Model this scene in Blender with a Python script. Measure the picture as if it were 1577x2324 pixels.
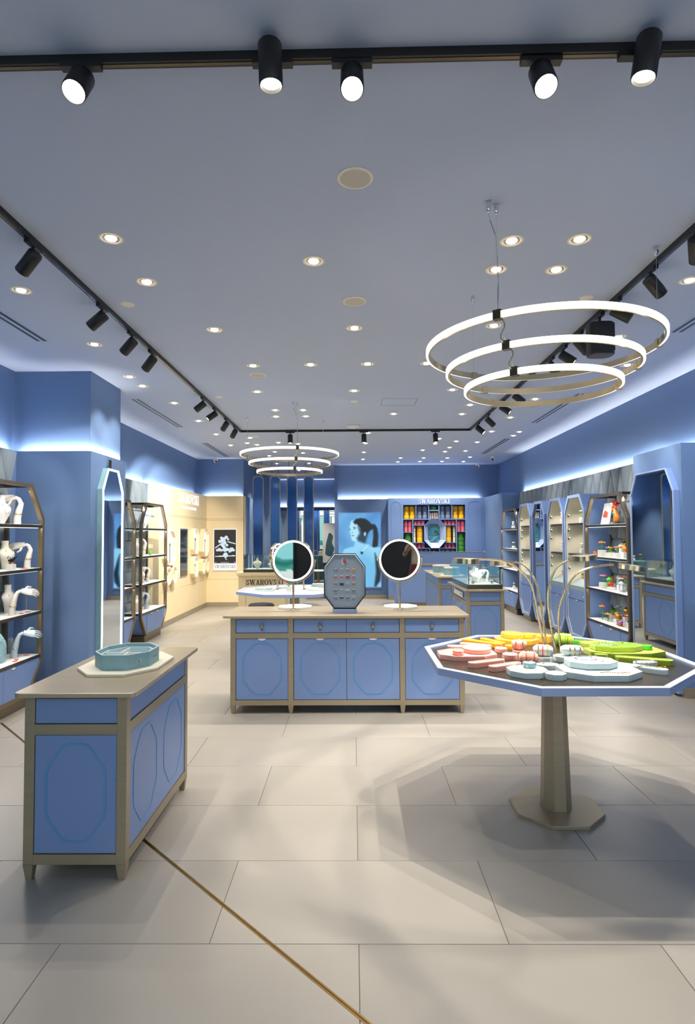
import bpy, bmesh, math, random
from math import sin, cos, pi, sqrt, atan2, radians as rad
from mathutils import Matrix, Vector
random.seed(7)
S = bpy.context.scene
for _o in list(bpy.data.objects):
    bpy.data.objects.remove(_o, do_unlink=True)
COL = S.collection

# ------------------------------------------------------------------ camera
cd = bpy.data.cameras.new('camera')
cam = bpy.data.objects.new('camera', cd)
COL.objects.link(cam)
PITCH, YAW, ROLL = .038522, .0097335, -.0053898
_f = Vector((-sin(YAW) * cos(PITCH), cos(YAW) * cos(PITCH), sin(PITCH)))
_r0 = Vector((cos(YAW), sin(YAW), 0))
_u0 = _r0.cross(_f)
_r = cos(ROLL) * _r0 + sin(ROLL) * _u0
_u = -sin(ROLL) * _r0 + cos(ROLL) * _u0
cam.matrix_world = Matrix(((_r.x, _u.x, -_f.x, 0), (_r.y, _u.y, -_f.y, 0), (_r.z, _u.z, -_f.z, 1.63725), (0, 0, 0, 1)))
cd.sensor_fit = 'VERTICAL'
cd.sensor_height = 36
cd.lens = 1329.3 / 2324 * 36
cd.clip_start = .03
S.camera = cam

# ------------------------------------------------------------------ world, exposure, light levels
w = bpy.data.worlds.new('world')
S.world = w
w.use_nodes = True
w.node_tree.nodes['Background'].inputs[0].default_value = (.60, .66, .70, 1)
w.node_tree.nodes['Background'].inputs[1].default_value = 2.1
S.view_settings.view_transform = 'Standard'
S.view_settings.look = 'None'
S.view_settings.gamma = 1
S.view_settings.use_curve_mapping = False
S.view_settings.exposure = 0.0
S.cycles.use_denoising = True
S.cycles.max_bounces = 8
S.cycles.diffuse_bounces = 5
S.cycles.glossy_bounces = 5
S.cycles.transparent_max_bounces = 12
S.cycles.sample_clamp_indirect = 6
S.cycles.caustics_reflective = False
S.cycles.caustics_refractive = False

WARM = (1, .90, .77)
NEUT = (1, .95, .88)
COOL = (1, .97, .92)
P_DOWN = 55       # watts of one recessed downlight
P_TRACK = 70      # one track spotlight
P_COVE = 9.0       # per metre of cove strip
P_RING = 2.9      # emission strength of the ring pendants


def area(name, loc, sx, sy, watts, col, rot=(0, 0, 0)):
    l = bpy.data.lights.new(name, 'AREA')
    l.shape = 'RECTANGLE'; l.size = sx; l.size_y = sy
    l.energy = watts; l.color = col
    o = bpy.data.objects.new(name, l)
    o.location = loc; o.rotation_euler = rot
    COL.objects.link(o)
    return o


# LED strips hidden behind the lip of the lower walls: one faces the upper wall, one throws up at the ceiling edge
def cove(face, x, y, L, k=1.0, k2=.09):
    rot = {'+x': (0, -pi / 2, 0), '-x': (0, pi / 2, 0), '+y': (pi / 2, 0, 0)}[face]
    sx, sy = (L, .010) if face == '+y' else (.010, L)
    area('cove_strip', (x, y, 2.532), sx, sy, P_COVE * L * k, COOL, rot)
    b = area('cove_strip', (x + (.03 if face == '+x' else -.03 if face == '-x' else 0), y + (.03 if face == '+y' else 0), 2.515), sx, sy, P_COVE * L * k2, COOL, (pi, 0, 0))
    b.data.spread = rad(56)


cove('+x', 3.688, 5.75, 14.2, 1.0, .17)
cove('-x', -3.608, 2.5, 7.3)
cove('-x', -3.608, 8.65, 3.0)
cove('-x', -3.624, 11.85, 3.2)
cove('+y', -3.0, 13.66, .95)
cove('+y', 1.4, 15.073, 3.7)
cove('+y', -3.2, 6.205, .74)
cove('-x', -2.810, 6.66, .86, 2.2, .12)
cove('+y', -1.5, 19.024, 1.9, 2.0, .3)


def spot(parent, loc, d, watts, col, size=70, blend=.5, rad_=.035):
    l = bpy.data.lights.new('bulb', 'SPOT')
    l.energy = watts; l.color = col; l.spot_size = rad(size); l.spot_blend = blend
    l.shadow_soft_size = rad_
    o = bpy.data.objects.new('bulb', l)
    o.location = loc
    o.rotation_euler = Vector(d).to_track_quat('-Z', 'Y').to_euler()
    COL.objects.link(o)
    if parent:
        o.parent = parent
    return o


# ------------------------------------------------------------------ materials
def lin(c):
    return tuple((x / 255 / 12.92) if x / 255 <= .04045 else ((x / 255 + .055) / 1.055) ** 2.4 for x in c[:3]) + (1,)


MATS = {}


def mat(name, col, rough=.5, metal=0, vary=.04, scale=6, bump=0, bscale=60, spec=.5, coat=0, stretch=None, emit=None, sheen=0):
    if name in MATS:
        return MATS[name]
    m = bpy.data.materials.new(name)
    m.use_nodes = True
    nt = m.node_tree
    b = nt.nodes['Principled BSDF']
    N = nt.nodes.new
    tc = N('ShaderNodeTexCoord')
    src = tc.outputs['Object']
    if stretch:
        mp = N('ShaderNodeMapping')
        mp.inputs['Scale'].default_value = stretch
        nt.links.new(src, mp.inputs[0]); src = mp.outputs[0]
    no = N('ShaderNodeTexNoise')
    no.inputs['Scale'].default_value = scale
    no.inputs['Detail'].default_value = 4
    nt.links.new(src, no.inputs['Vector'])
    mx = N('ShaderNodeMix'); mx.data_type = 'RGBA'
    c = lin(col)
    mx.inputs[6].default_value = tuple(max(0, x * (1 - vary * 2)) for x in c[:3]) + (1,)
    mx.inputs[7].default_value = tuple(min(1, x * (1 + vary * 2)) for x in c[:3]) + (1,)
    nt.links.new(no.outputs['Fac'], mx.inputs[0])
    nt.links.new(mx.outputs[2], b.inputs['Base Color'])
    b.inputs['Roughness'].default_value = rough
    b.inputs['Metallic'].default_value = metal
    b.inputs['Specular IOR Level'].default_value = spec
    b.inputs['Coat Weight'].default_value = coat
    b.inputs['Sheen Weight'].default_value = sheen
    if bump:
        n2 = N('ShaderNodeTexNoise'); n2.inputs['Scale'].default_value = bscale
        nt.links.new(src, n2.inputs['Vector'])
        bp = N('ShaderNodeBump'); bp.inputs['Strength'].default_value = bump; bp.inputs['Distance'].default_value = .004
        nt.links.new(n2.outputs['Fac'], bp.inputs['Height'])
        nt.links.new(bp.outputs[0], b.inputs['Normal'])
    if emit:
        b.inputs['Emission Color'].default_value = lin(emit[0])
        b.inputs['Emission Strength'].default_value = emit[1]
    MATS[name] = m
    return m


def glow(name, col, k, sample=False):
    if name in MATS:
        return MATS[name]
    m = bpy.data.materials.new(name); m.use_nodes = True
    nt = m.node_tree; nt.nodes.clear()
    e = nt.nodes.new('ShaderNodeEmission'); e.inputs[0].default_value = tuple(col) + (1,); e.inputs[1].default_value = k
    o = nt.nodes.new('ShaderNodeOutputMaterial'); nt.links.new(e.outputs[0], o.inputs[0])
    m.cycles.emission_sampling = 'AUTO' if sample else 'NONE'
    MATS[name] = m
    return m


def glassmat(name, tint=(.93, .98, .97), refl=.10):
    if name in MATS:
        return MATS[name]
    m = bpy.data.materials.new(name); m.use_nodes = True
    nt = m.node_tree; nt.nodes.clear(); N = nt.nodes.new
    t = N('ShaderNodeBsdfTransparent'); t.inputs[0].default_value = tint + (1,)
    g = N('ShaderNodeBsdfGlossy'); g.inputs['Roughness'].default_value = .02
    lw = N('ShaderNodeLayerWeight'); lw.inputs[0].default_value = .25
    mr = N('ShaderNodeMapRange'); mr.inputs[3].default_value = refl * .5; mr.inputs[4].default_value = .6
    nt.links.new(lw.outputs['Fresnel'], mr.inputs[0])
    mx = N('ShaderNodeMixShader'); nt.links.new(mr.outputs[0], mx.inputs[0])
    nt.links.new(t.outputs[0], mx.inputs[1]); nt.links.new(g.outputs[0], mx.inputs[2])
    o = N('ShaderNodeOutputMaterial'); nt.links.new(mx.outputs[0], o.inputs[0])
    MATS[name] = m
    return m


def printmat(name, emit):
    """flat print whose colours sit on the panel's mesh; emit > 0 = backlit"""
    if name in MATS:
        return MATS[name]
    m = bpy.data.materials.new(name); m.use_nodes = True
    nt = m.node_tree; b = nt.nodes['Principled BSDF']
    a = nt.nodes.new('ShaderNodeAttribute'); a.attribute_name = 'ink'
    if emit:
        b.inputs['Base Color'].default_value = (.02, .02, .02, 1)
        nt.links.new(a.outputs['Color'], b.inputs['Emission Color'])
        b.inputs['Emission Strength'].default_value = emit
        m.cycles.emission_sampling = 'NONE'
    else:
        nt.links.new(a.outputs['Color'], b.inputs['Base Color'])
    b.inputs['Roughness'].default_value = .3
    MATS[name] = m
    return m


mat('wall_blue', (104, 132, 174), .62, vary=.02, scale=1.5, bump=.05, bscale=180)
mat('ceiling_paint', (196, 208, 231), .8, vary=.015, scale=.8, bump=.05, bscale=150)
mat('lacquer', (124, 153, 205), .38, vary=.015, scale=2)
mat('case_blue', (158, 180, 220), .4, vary=.015, scale=2)
mat('inlay', (98, 152, 208), .3, vary=.03)
mat('bronze', (170, 158, 134), .42, .5, vary=.05, scale=3, stretch=(1, 1, 14), bump=.03, bscale=90)
mat('bronze_dark', (96, 88, 74), .25, .85, vary=.06, scale=3, stretch=(1, 12, 1))
mat('worktop', (192, 177, 148), .33, .4, vary=.05, scale=3, stretch=(1, 14, 1), bump=.02)
mat('champagne', (214, 196, 160), .22, .95, vary=.03)
mat('bronze_frame', (134, 120, 98), .3, .75, vary=.05, scale=3, stretch=(1, 1, 14))
mat('brass', (178, 138, 70), .28, .95, vary=.08, scale=20)
mat('gold', (235, 190, 95), .2, 1, vary=.05, scale=40)
mat('silver', (225, 228, 232), .15, 1, vary=.03, scale=30)
mat('beige_wall', (236, 216, 172), .6, vary=.015, scale=2)
mat('white', (236, 236, 232), .45, vary=.01)
mat('rim_white', (224, 230, 242), .4, vary=.01)
mat('rim_side', (150, 170, 214), .45, vary=.01)
mat('cream', (238, 234, 214), .6, vary=.02)
mat('mannequin', (226, 222, 212), .5, vary=.03, bump=.05, bscale=40)
mat('mannequin_grey', (170, 186, 194), .5, vary=.06, scale=12)
mat('black', (16, 16, 18), .45, vary=.05)
mat('black_gloss', (12, 12, 14), .15, vary=.05)
mat('black_fabric', (30, 32, 38), .7, vary=.08)
mat('speaker_mesh', (214, 206, 190), .7, vary=.08, scale=200)
mat('trim_white', (250, 242, 226), .5, vary=.01)
mat('grout', (112, 98, 74), .9, vary=.06, scale=20)
mat('quilt', (134, 146, 152), .8, vary=.08, scale=9, bump=.15, bscale=140, sheen=.3)
mat('teal_box', (140, 180, 188), .55, vary=.07, scale=14, bump=.08, bscale=70)
mat('teal_light', (196, 217, 222), .55, vary=.03, scale=14)
mat('tray_pink', (255, 176, 158), .75, vary=.05, scale=30, sheen=.4, bump=.1, bscale=220)
mat('tray_yellow', (250, 178, 28), .75, vary=.05, scale=30, sheen=.3, bump=.1, bscale=220)
mat('tray_green', (156, 178, 40), .8, vary=.07, scale=30, sheen=.3, bump=.1, bscale=220)
mat('felt_green', (84, 122, 28), .85, vary=.1, scale=30)
mat('leaf_green', (70, 170, 40), .5, vary=.1)
mat('tray_blue', (214, 228, 227), .75, vary=.05, scale=30, sheen=.3, bump=.1, bscale=220)
mat('red', (205, 40, 40), .35, vary=.1)
mat('coral', (214, 92, 66), .6, vary=.1)
mat('orange', (236, 132, 30), .35, vary=.1)
mat('amber', (200, 120, 40), .2, vary=.2, scale=30)
mat('violet', (170, 90, 160), .35, vary=.1)
mat('box_yellow', (250, 184, 20), .55, vary=.03)
mat('box_grey', (106, 122, 148), .55, vary=.03)
mat('box_pink', (232, 108, 132), .55, vary=.03)
mat('box_green', (66, 140, 48), .55, vary=.03)
mat('box_cream', (240, 216, 186), .55, vary=.03)
mat('teal_relief', (70, 160, 180), .5, vary=.08, scale=20)
mat('dark_glass', (52, 96, 164), .1, .35, vary=.2, scale=1.2)
mat('screen_dark', (24, 34, 46), .12, 0, vary=.3, scale=3)
mat('velvet_teal', (60, 104, 112), .8, vary=.08, sheen=.5)
mat('grey_fabric', (150, 166, 168), .85, vary=.05)
mat('mall_dark', (38, 36, 36), .6, vary=.2, scale=2)
mat('mirror', (232, 238, 240), .015, 1, vary=0)
mat('crystal', (225, 235, 245), .05, .3, vary=.05, scale=60)
mat('board_grey', (142, 160, 178), .5, vary=.02)
mat('knob', (150, 144, 132), .2, .6, vary=.1, scale=60)
mat('skin', (196, 140, 110), .5, vary=.04)
mat('hair', (40, 26, 20), .5, vary=.1)
mat('skirt', (120, 36, 30), .7, vary=.06)
mat('linen', (206, 190, 160), .8, vary=.04)
mat('paper', (250, 246, 238), .6, vary=.01)
glow('lens_down', (1, .90, .70), 16)
glow('lens_track', (1, .90, .70), 14)
glow('lens_flare', (1, .82, .52), 60)
glow('ring_light', (1, .90, .74), P_RING, True)
glow('led_white', (1, .97, .9), 5)
glow('letter_white', (1, .98, .94), 1.3)
glow('shelf_led', (1, .95, .86), 1.6)
glow('lightbox', (1, .96, .86), 1.2)
glow('mirror_led', (1, .98, .94), 3.0)
glassmat('glass')

# floor tile: porcelain with soft cloudy tone, a little different for each tile
_m = mat('tile', (155, 150.5, 142), .36, vary=.05, scale=1.6, bump=.02, bscale=120)
_nt = _m.node_tree
_b = _nt.nodes['Principled BSDF']
_oi = _nt.nodes.new('ShaderNodeObjectInfo')
_mr = _nt.nodes.new('ShaderNodeMapRange'); _mr.inputs[3].default_value = .94; _mr.inputs[4].default_value = 1.05
_nt.links.new(_oi.outputs['Random'], _mr.inputs[0])
_vm = _nt.nodes.new('ShaderNodeVectorMath'); _vm.operation = 'SCALE'
_lk = _b.inputs['Base Color'].links[0]
_nt.links.new(_lk.from_socket, _vm.inputs[0]); _nt.links.new(_mr.outputs[0], _vm.inputs['Scale'])
_nt.links.new(_vm.outputs[0], _b.inputs['Base Color'])


# ------------------------------------------------------------------ mesh helpers
class MB:
    def __init__(self):
        self.v = []; self.f = []

    def add(self, vs, fs):
        n = len(self.v)
        self.v += [tuple(p) for p in vs]
        self.f += [tuple(i + n for i in f) for f in fs]
        return self

    def box(self, x0, x1, y0, y1, z0, z1):
        return self.add([(x0, y0, z0), (x1, y0, z0), (x1, y1, z0), (x0, y1, z0), (x0, y0, z1), (x1, y0, z1), (x1, y1, z1), (x0, y1, z1)],
                        [(0, 3, 2, 1), (4, 5, 6, 7), (0, 1, 5, 4), (1, 2, 6, 5), (2, 3, 7, 6), (3, 0, 4, 7)])

    @staticmethod
    def ax(p, t, a):
        return (p[0], p[1], t) if a == 'z' else ((p[0], t, p[1]) if a == 'y' else (t, p[0], p[1]))

    def prism(self, poly, t0, t1, a='z', s1=None):
        """extrude poly from t0 to t1 along axis a; s1 = other poly at t1"""
        n = len(poly); q = s1 or poly
        vs = [self.ax(p, t0, a) for p in poly] + [self.ax(p, t1, a) for p in q]
        fs = [tuple(range(n)), tuple(range(n, 2 * n))] + [(i, (i + 1) % n, n + (i + 1) % n, n + i) for i in range(n)]
        return self.add(vs, fs)

    def frame(self, o, i, t0, t1, a='z'):
        n = len(o)
        vs = [self.ax(p, t, a) for t in (t0, t1) for r in (o, i) for p in r]
        fs = []
        for k in range(n):
            j = (k + 1) % n
            fs += [(k, j, n + j, n + k), (2 * n + k, 2 * n + j, 3 * n + j, 3 * n + k), (k, j, 2 * n + j, 2 * n + k), (n + k, n + j, 3 * n + j, 3 * n + k)]
        return self.add(vs, fs)

    def loft(self, rings, cap=True):
        n = len(rings[0]); m = len(rings)
        vs = [p for r in rings for p in r]
        fs = [(i * n + k, i * n + (k + 1) % n, (i + 1) * n + (k + 1) % n, (i + 1) * n + k) for i in range(m - 1) for k in range(n)]
        if cap:
            fs += [tuple(range(n)), tuple(range((m - 1) * n, m * n))]
        return self.add(vs, fs)

    def ell(self, secs, n=14):
        """loft of ellipses: (cx,cy,z,rx,ry)"""
        return self.loft([[(cx + rx * cos(2 * pi * k / n), cy + ry * sin(2 * pi * k / n), z) for k in range(n)] for cx, cy, z, rx, ry in secs])

    def tube(self, path, r, n=8, closed=False):
        P = [Vector(p) for p in path]; m = len(P)
        rs = r if isinstance(r, (list, tuple)) else [r] * m
        rings = []; nrm = None
        for i in range(m):
            a = P[(i - 1) % m] if (closed or i) else P[0]
            b = P[(i + 1) % m] if (closed or i < m - 1) else P[-1]
            t = (b - a).normalized()
            if nrm is None:
                nrm = t.orthogonal().normalized() if abs(t.z) > .9 else t.cross(Vector((0, 0, 1))).normalized()
            nrm = (nrm - t * nrm.dot(t)).normalized()
            bn = t.cross(nrm)
            rings.append([P[i] + (nrm * cos(2 * pi * k / n) + bn * sin(2 * pi * k / n)) * rs[i] for k in range(n)])
        if closed:
            vs = [p for q in rings for p in q]
            return self.add(vs, [(i * n + k, i * n + (k + 1) % n, ((i + 1) % m) * n + (k + 1) % n, ((i + 1) % m) * n + k) for i in range(m) for k in range(n)])
        return self.loft(rings)

    def lathe(self, prof, n=20, c=(0, 0, 0)):
        return self.loft([[(c[0] + max(r, 1e-4) * cos(2 * pi * k / n), c[1] + max(r, 1e-4) * sin(2 * pi * k / n), c[2] + z) for k in range(n)] for r, z in prof])

    def ball(self, c, rx, ry=None, rz=None, nu=10, nv=6):
        ry = ry or rx; rz = rz or rx
        return self.loft([[(c[0] + rx * sin(t) * cos(2 * pi * k / nu), c[1] + ry * sin(t) * sin(2 * pi * k / nu), c[2] - rz * cos(t)) for k in range(nu)]
                          for t in [max(.02, min(pi - .02, pi * i / nv)) for i in range(nv + 1)]])

    def ring(self, c, R, r, n=24, k=6, ax='z', ry=None):
        ry = ry or R
        pts = []
        for i in range(n):
            t = 2 * pi * i / n
            a, b = R * cos(t), ry * sin(t)
            pts.append((c[0] + a, c[1] + b, c[2]) if ax == 'z' else ((c[0] + a, c[1], c[2] + b) if ax == 'y' else (c[0], c[1] + a, c[2] + b)))
        return self.tube(pts, r, k, True)

    def xf(self, M):
        self.v = [tuple(M @ Vector(p)) for p in self.v]
        return self

    def build(self, name, m, parent=None, smooth=False, bevel=0, M=None):
        me = bpy.data.meshes.new(name)
        vs = self.v if M is None else [tuple(M @ Vector(p)) for p in self.v]
        me.from_pydata(vs, [], self.f)
        bm = bmesh.new(); bm.from_mesh(me)
        bmesh.ops.recalc_face_normals(bm, faces=bm.faces)
        bm.to_mesh(me); bm.free()
        me.materials.append(MATS[m])
        if smooth:
            me.polygons.foreach_set('use_smooth', [True] * len(me.polygons))
            me.set_sharp_from_angle(angle=rad(42))
        o = bpy.data.objects.new(name, me)
        COL.objects.link(o)
        if parent:
            o.parent = parent
        if bevel:
            b = o.modifiers.new('bevel', 'BEVEL'); b.width = bevel; b.segments = 2; b.limit_method = 'ANGLE'
        return o


def B(*a):
    return MB().box(*a)


def tag(o, label, cat, group=None):
    o['label'] = label; o['category'] = cat
    if group:
        o['group'] = group
    return o


def thing(name, label, cat, loc=(0, 0, 0), rz=0, group=None):
    o = bpy.data.objects.new(name, None)
    o.empty_display_size = .05
    o.location = loc; o.rotation_euler = (0, 0, rz)
    COL.objects.link(o)
    return tag(o, label, cat, group)


def struct(o):
    o['kind'] = 'structure'
    return o


def dup(root, loc=None, rz=None, label=None, group=None, parent=None):
    r = root.copy()
    COL.objects.link(r)
    if loc is not None: r.location = loc
    if rz is not None: r.rotation_euler = (0, 0, rz)
    if label: r['label'] = label
    if group: r['group'] = group
    if parent: r.parent = parent
    for ch in root.children:
        c = ch.copy(); COL.objects.link(c); c.parent = r
        for g in ch.children:
            d = g.copy(); COL.objects.link(d); d.parent = c
    return r


def octo(x0, x1, y0, y1, cx, cy=None, cy1=None):
    """rectangle with cut corners"""
    cy = cx if cy is None else cy
    cy1 = cy if cy1 is None else cy1
    return [(x0 + cx, y0), (x1 - cx, y0), (x1, y0 + cy), (x1, y1 - cy1), (x1 - cx, y1), (x0 + cx, y1), (x0, y1 - cy1), (x0, y0 + cy)]


def regoct(ap, c=(0, 0)):
    R = ap / cos(pi / 8)
    return [(c[0] + R * cos(pi / 8 + k * pi / 4), c[1] + R * sin(pi / 8 + k * pi / 4)) for k in range(8)]


def rrect(x0, x1, y0, y1, r, n=4):
    pts = []
    for cx, cy, a0 in ((x1 - r, y1 - r, 0), (x0 + r, y1 - r, pi / 2), (x0 + r, y0 + r, pi), (x1 - r, y0 + r, 1.5 * pi)):
        pts += [(cx + r * cos(a0 + pi / 2 * k / n), cy + r * sin(a0 + pi / 2 * k / n)) for k in range(n + 1)]
    return pts


def soften(poly, r, n=3):
    """round the corners of a polygon"""
    out = []; m = len(poly)
    for i in range(m):
        p = Vector(poly[i]); a = Vector(poly[i - 1]); b = Vector(poly[(i + 1) % m])
        d0 = (a - p); d1 = (b - p)
        k = min(r, d0.length * .45, d1.length * .45)
        s = p + d0.normalized() * k; e = p + d1.normalized() * k
        for j in range(n + 1):
            t = j / n
            q = s * (1 - t) ** 2 + p * 2 * t * (1 - t) + e * t * t
            out.append((q.x, q.y))
    return out


def shrink(poly, k):
    cx = sum(p[0] for p in poly) / len(poly); cy = sum(p[1] for p in poly) / len(poly)
    mx = max(abs(p[0] - cx) for p in poly); my = max(abs(p[1] - cy) for p in poly)
    return [(cx + (p[0] - cx) * (1 - k / mx), cy + (p[1] - cy) * (1 - k / my)) for p in poly]

# ================================================================== SETTING
CZ, LZ = 3.431, 2.544          # ceiling height, top of the lower walls
floor = struct(B(-3.75, 3.85, -1.4, 19.2, -.06, -.004).build('floor', 'grout'))
TX, TY = .0127, 2.409
_tiles = {}
for k in range(-7, 28):
    y0, y1 = TY + .6 * k, TY + .6 * k + .6
    if y0 < -1.4 or y1 > 19.3:
        continue
    off = TX if k % 2 else TX + .6
    for i in range(-5, 5):
        x0, x1 = max(off + 1.2 * i, -3.7), min(off + 1.2 * (i + 1), 3.8)
        if x1 - x0 < .05:
            continue
        key = (round(x1 - x0, 3))
        if key not in _tiles:
            a, b = (x1 - x0) / 2 - .0013, .3 - .0013
            _o = MB()
            _o.loft([[(-a, -b, -.01), (a, -b, -.01), (a, b, -.01), (-a, b, -.01)], [(-a, -b, -.0012), (a, -b, -.0012), (a, b, -.0012), (-a, b, -.0012)],
                     [(-a + .0015, -b + .0015, 0), (a - .0015, -b + .0015, 0), (a - .0015, b - .0015, 0), (-a + .0015, b - .0015, 0)]])
            t = _o.build('tile', 'tile', floor)
            _tiles[key] = t.data
        else:
            t = bpy.data.objects.new('tile', _tiles[key]); COL.objects.link(t); t.parent = floor
        t.location = ((x0 + x1) / 2, (y0 + y1) / 2, 0)
# brass inlay crossing the floor at 45 degrees, with its dark joint
_d = .009 * sqrt(.5)
o = MB().prism([(-3.10 - _d, 5.178 - _d), (.9 - _d, 1.163 - _d), (.9 + _d, 1.163 + _d), (-3.10 + _d, 5.178 + _d)], -.002, .0012).build('trim_1', 'brass')
struct(o)
o2 = MB().prism([(-3.10 - _d * .25, 5.178 - _d * .25), (.9 - _d * .25, 1.163 - _d * .25), (.9 + _d * .25, 1.163 + _d * .25), (-3.10 + _d * .25, 5.178 + _d * .25)], .0012, .0016).build('joint', 'bronze_dark', o)

ceiling = struct(B(-3.95, 4.0, -1.4, 19.2, CZ, CZ + .08).build('ceiling', 'ceiling_paint'))
# access hatch seams
_h = MB().frame([(.39, 7.68), (.86, 7.68), (.86, 8.11), (.39, 8.11)], [(.394, 7.684), (.856, 7.684), (.856, 8.106), (.394, 8.106)], CZ - .0015, CZ + .001)
_h.build('hatch_seam', 'bronze_dark', ceiling)

# walls: the lower skin stops at LZ, the upper wall stands a hand's width behind it
def wall(name, boxes, m='wall_blue'):
    mb = MB()
    for b in boxes: mb.box(*b)
    return struct(mb.build(name, m))

wall('wall_right_upper', [(3.75, 3.95, -1.4, 15.15, 2.30, CZ)])
WR = wall('wall_right', [(3.665, 3.685, -1.4, 12.95, 0, LZ)])
wall('wall_left_upper', [(-3.90, -3.672, -1.4, 13.75, 2.30, CZ)])
WL = wall('wall_left', [(-3.605, -3.585, -1.4, 10.2, 0, LZ)])
wall('wall_back_upper', [(-.48, 3.75, 15.14, 15.3, 2.30, CZ)])
wall('wall_back', [(-.48, .90, 15.04, 15.07, 0, LZ), (3.27, 3.665, 15.04, 15.07, 0, LZ)])
wall('wall_right_rear', [(3.29, 3.665, 12.95, 15.04, 0, LZ)])
wall('wall_back_left_upper', [(-3.672, -2.58, 13.735, 13.9, 2.30, CZ)])
wall('wall_alcove_left', [(-2.62, -2.51, 13.55, 19.0, 0, LZ), (-2.66, -2.575, 13.752, 19.1, LZ, CZ)])
wall('wall_alcove_right', [(-.47, -.40, 15.07, 19.1, 0, CZ)])
wall('wall_alcove_back', [(-2.51, -.47, 19.0, 19.02, 0, LZ)])
wall('wall_alcove_back_upper', [(-2.51, -.47, 19.07, 19.2, 2.3, CZ)])
wall('wall_column_left', [(-3.585, -2.787, 6.18, 6.2, 0, LZ), (-2.807, -2.787, 6.2, 7.11, 0, LZ), (-3.585, -2.787, 7.11, 7.13, 0, LZ)])
wall('wall_column_left_upper', [(-3.672, -2.845, 6.285, 7.10, 2.30, CZ)])
CR = wall('wall_column_right', [(3.30, 3.665, 5.9, 6.9, 0, LZ)])
# the opposite side of the mall, behind the visitor
wall('wall_front', [(-4.2, 1.2, -4.2, -4.1, -.06, 2.2)], 'mall_dark')
B(-6, 6, -4.1, -1.4, -.06, -.004).build('floor_mall', 'grout')['kind'] = 'structure'

# beige lining of the rear left corner, built from separate boards with open joints
WBL = wall('wall_left_rear', [(-3.62, -3.40, 10.2, 13.72, 0, LZ - .02)], 'bronze_dark')
for ya, yb in ((10.2, 11.05), (11.053, 11.9), (11.903, 12.75), (12.753, 13.5)):
    for za, zb in ((.1, .62), (.624, 1.985), (2.02, LZ)):
        B(-3.41, -3.385, ya, yb, za, zb).build('panel', 'beige_wall', WBL)
B(-3.41, -3.388, 10.2, 13.5, 1.989, 2.016).build('panel', 'beige_wall', WBL)
B(-3.60, -3.385, 10.185, 10.2, .1, LZ).build('panel', 'beige_wall', WBL)
WBB = wall('wall_back_left', [(-3.40, -2.51, 13.52, 13.55, 0, LZ - .02)], 'bronze_dark')
for za, zb in ((.1, .62), (.624, 1.985), (1.989, 2.016), (2.02, LZ)):
    B(-3.385, -2.515, 13.5, 13.52, za, zb).build('panel', 'beige_wall', WBB)
B(-2.53, -2.505, 13.5, 13.56, .1, LZ).build('panel', 'beige_wall', WBB)

# baseboards
def base(name, *bx): struct(B(*bx).build(name, 'bronze'))
base('baseboard_column_right', 3.285, 3.66, 5.885, 6.92, 0, .10)
base('baseboard_column_left', -3.58, -2.772, 6.165, 7.14, 0, .10)
base('baseboard_left_rear', -3.40, -3.37, 10.17, 13.5, 0, .10)
base('baseboard_back_left', -3.37, -2.51, 13.47, 13.52, 0, .10)
base('baseboard_back', -.47, .86, 15.015, 15.04, 0, .10)
base('baseboard_right_rear', 3.27, 3.29, 12.94, 15.04, 0, .10)
base('baseboard_right', 3.64, 3.665, 7.0, 12.9, 0, .10)
base('baseboard_left', -3.585, -3.56, 7.15, 10.15, 0, .10)

# quilted upholstery on the side walls: rows of padded triangles, each a cushion of its own
def cushion_mesh(pitch, h):
    """triangle, apex up, in the y-z plane, bulging towards +x"""
    a, b, c = Vector((0, -pitch / 2 + .003, 0)), Vector((0, pitch / 2 - .003, 0)), Vector((0, 0, h - .004))
    g = (a + b + c) / 3
    rings = []
    for k, t in ((1, 0), (.98, .016), (.88, .034), (.55, .050), (.2, .056)):
        r = []
        for p, q in ((a, b), (b, c), (c, a)):
            for s in (0, .34, .67):
                v = p.lerp(q, s)
                r.append(g + (v - g) * k + Vector((t, 0, 0)))
        rings.append(r)
    return MB().loft(rings)

_cu = cushion_mesh(.30, .49)
cu_up = _cu.build('panel', 'quilt', None, smooth=True)
me_up = cu_up.data
bpy.data.objects.remove(cu_up)
_dn = cushion_mesh(.30, .49); _dn.xf(Matrix.Diagonal((1, 1, -1, 1)))
cu_dn = _dn.build('panel', 'quilt', None, smooth=True)
me_dn = cu_dn.data
bpy.data.objects.remove(cu_dn)

def quilt(wallobj, X, sign, ya, yb, rows):
    n = int((yb - ya) / .30)
    for r in rows:
        zt = LZ - .004 - .49 * r
        for i in range(n + 1):
            for me, y, z in ((me_up, ya + .15 + .3 * i, zt - .49), (me_dn, ya + .3 + .3 * i, zt)):
                if y > yb - .14: continue
                o = bpy.data.objects.new('panel', me); COL.objects.link(o); o.parent = wallobj
                o.location = (X, y, z)
                if sign < 0: o.rotation_euler = (0, 0, pi)
quilt(WR, 3.665, -1, 6.92, 12.95, range(0, 5))
quilt(WL, -3.585, 1, 3.9, 6.18, range(0, 5))
quilt(WL, -3.585, 1, 7.13, 10.2, range(0, 5))

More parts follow.
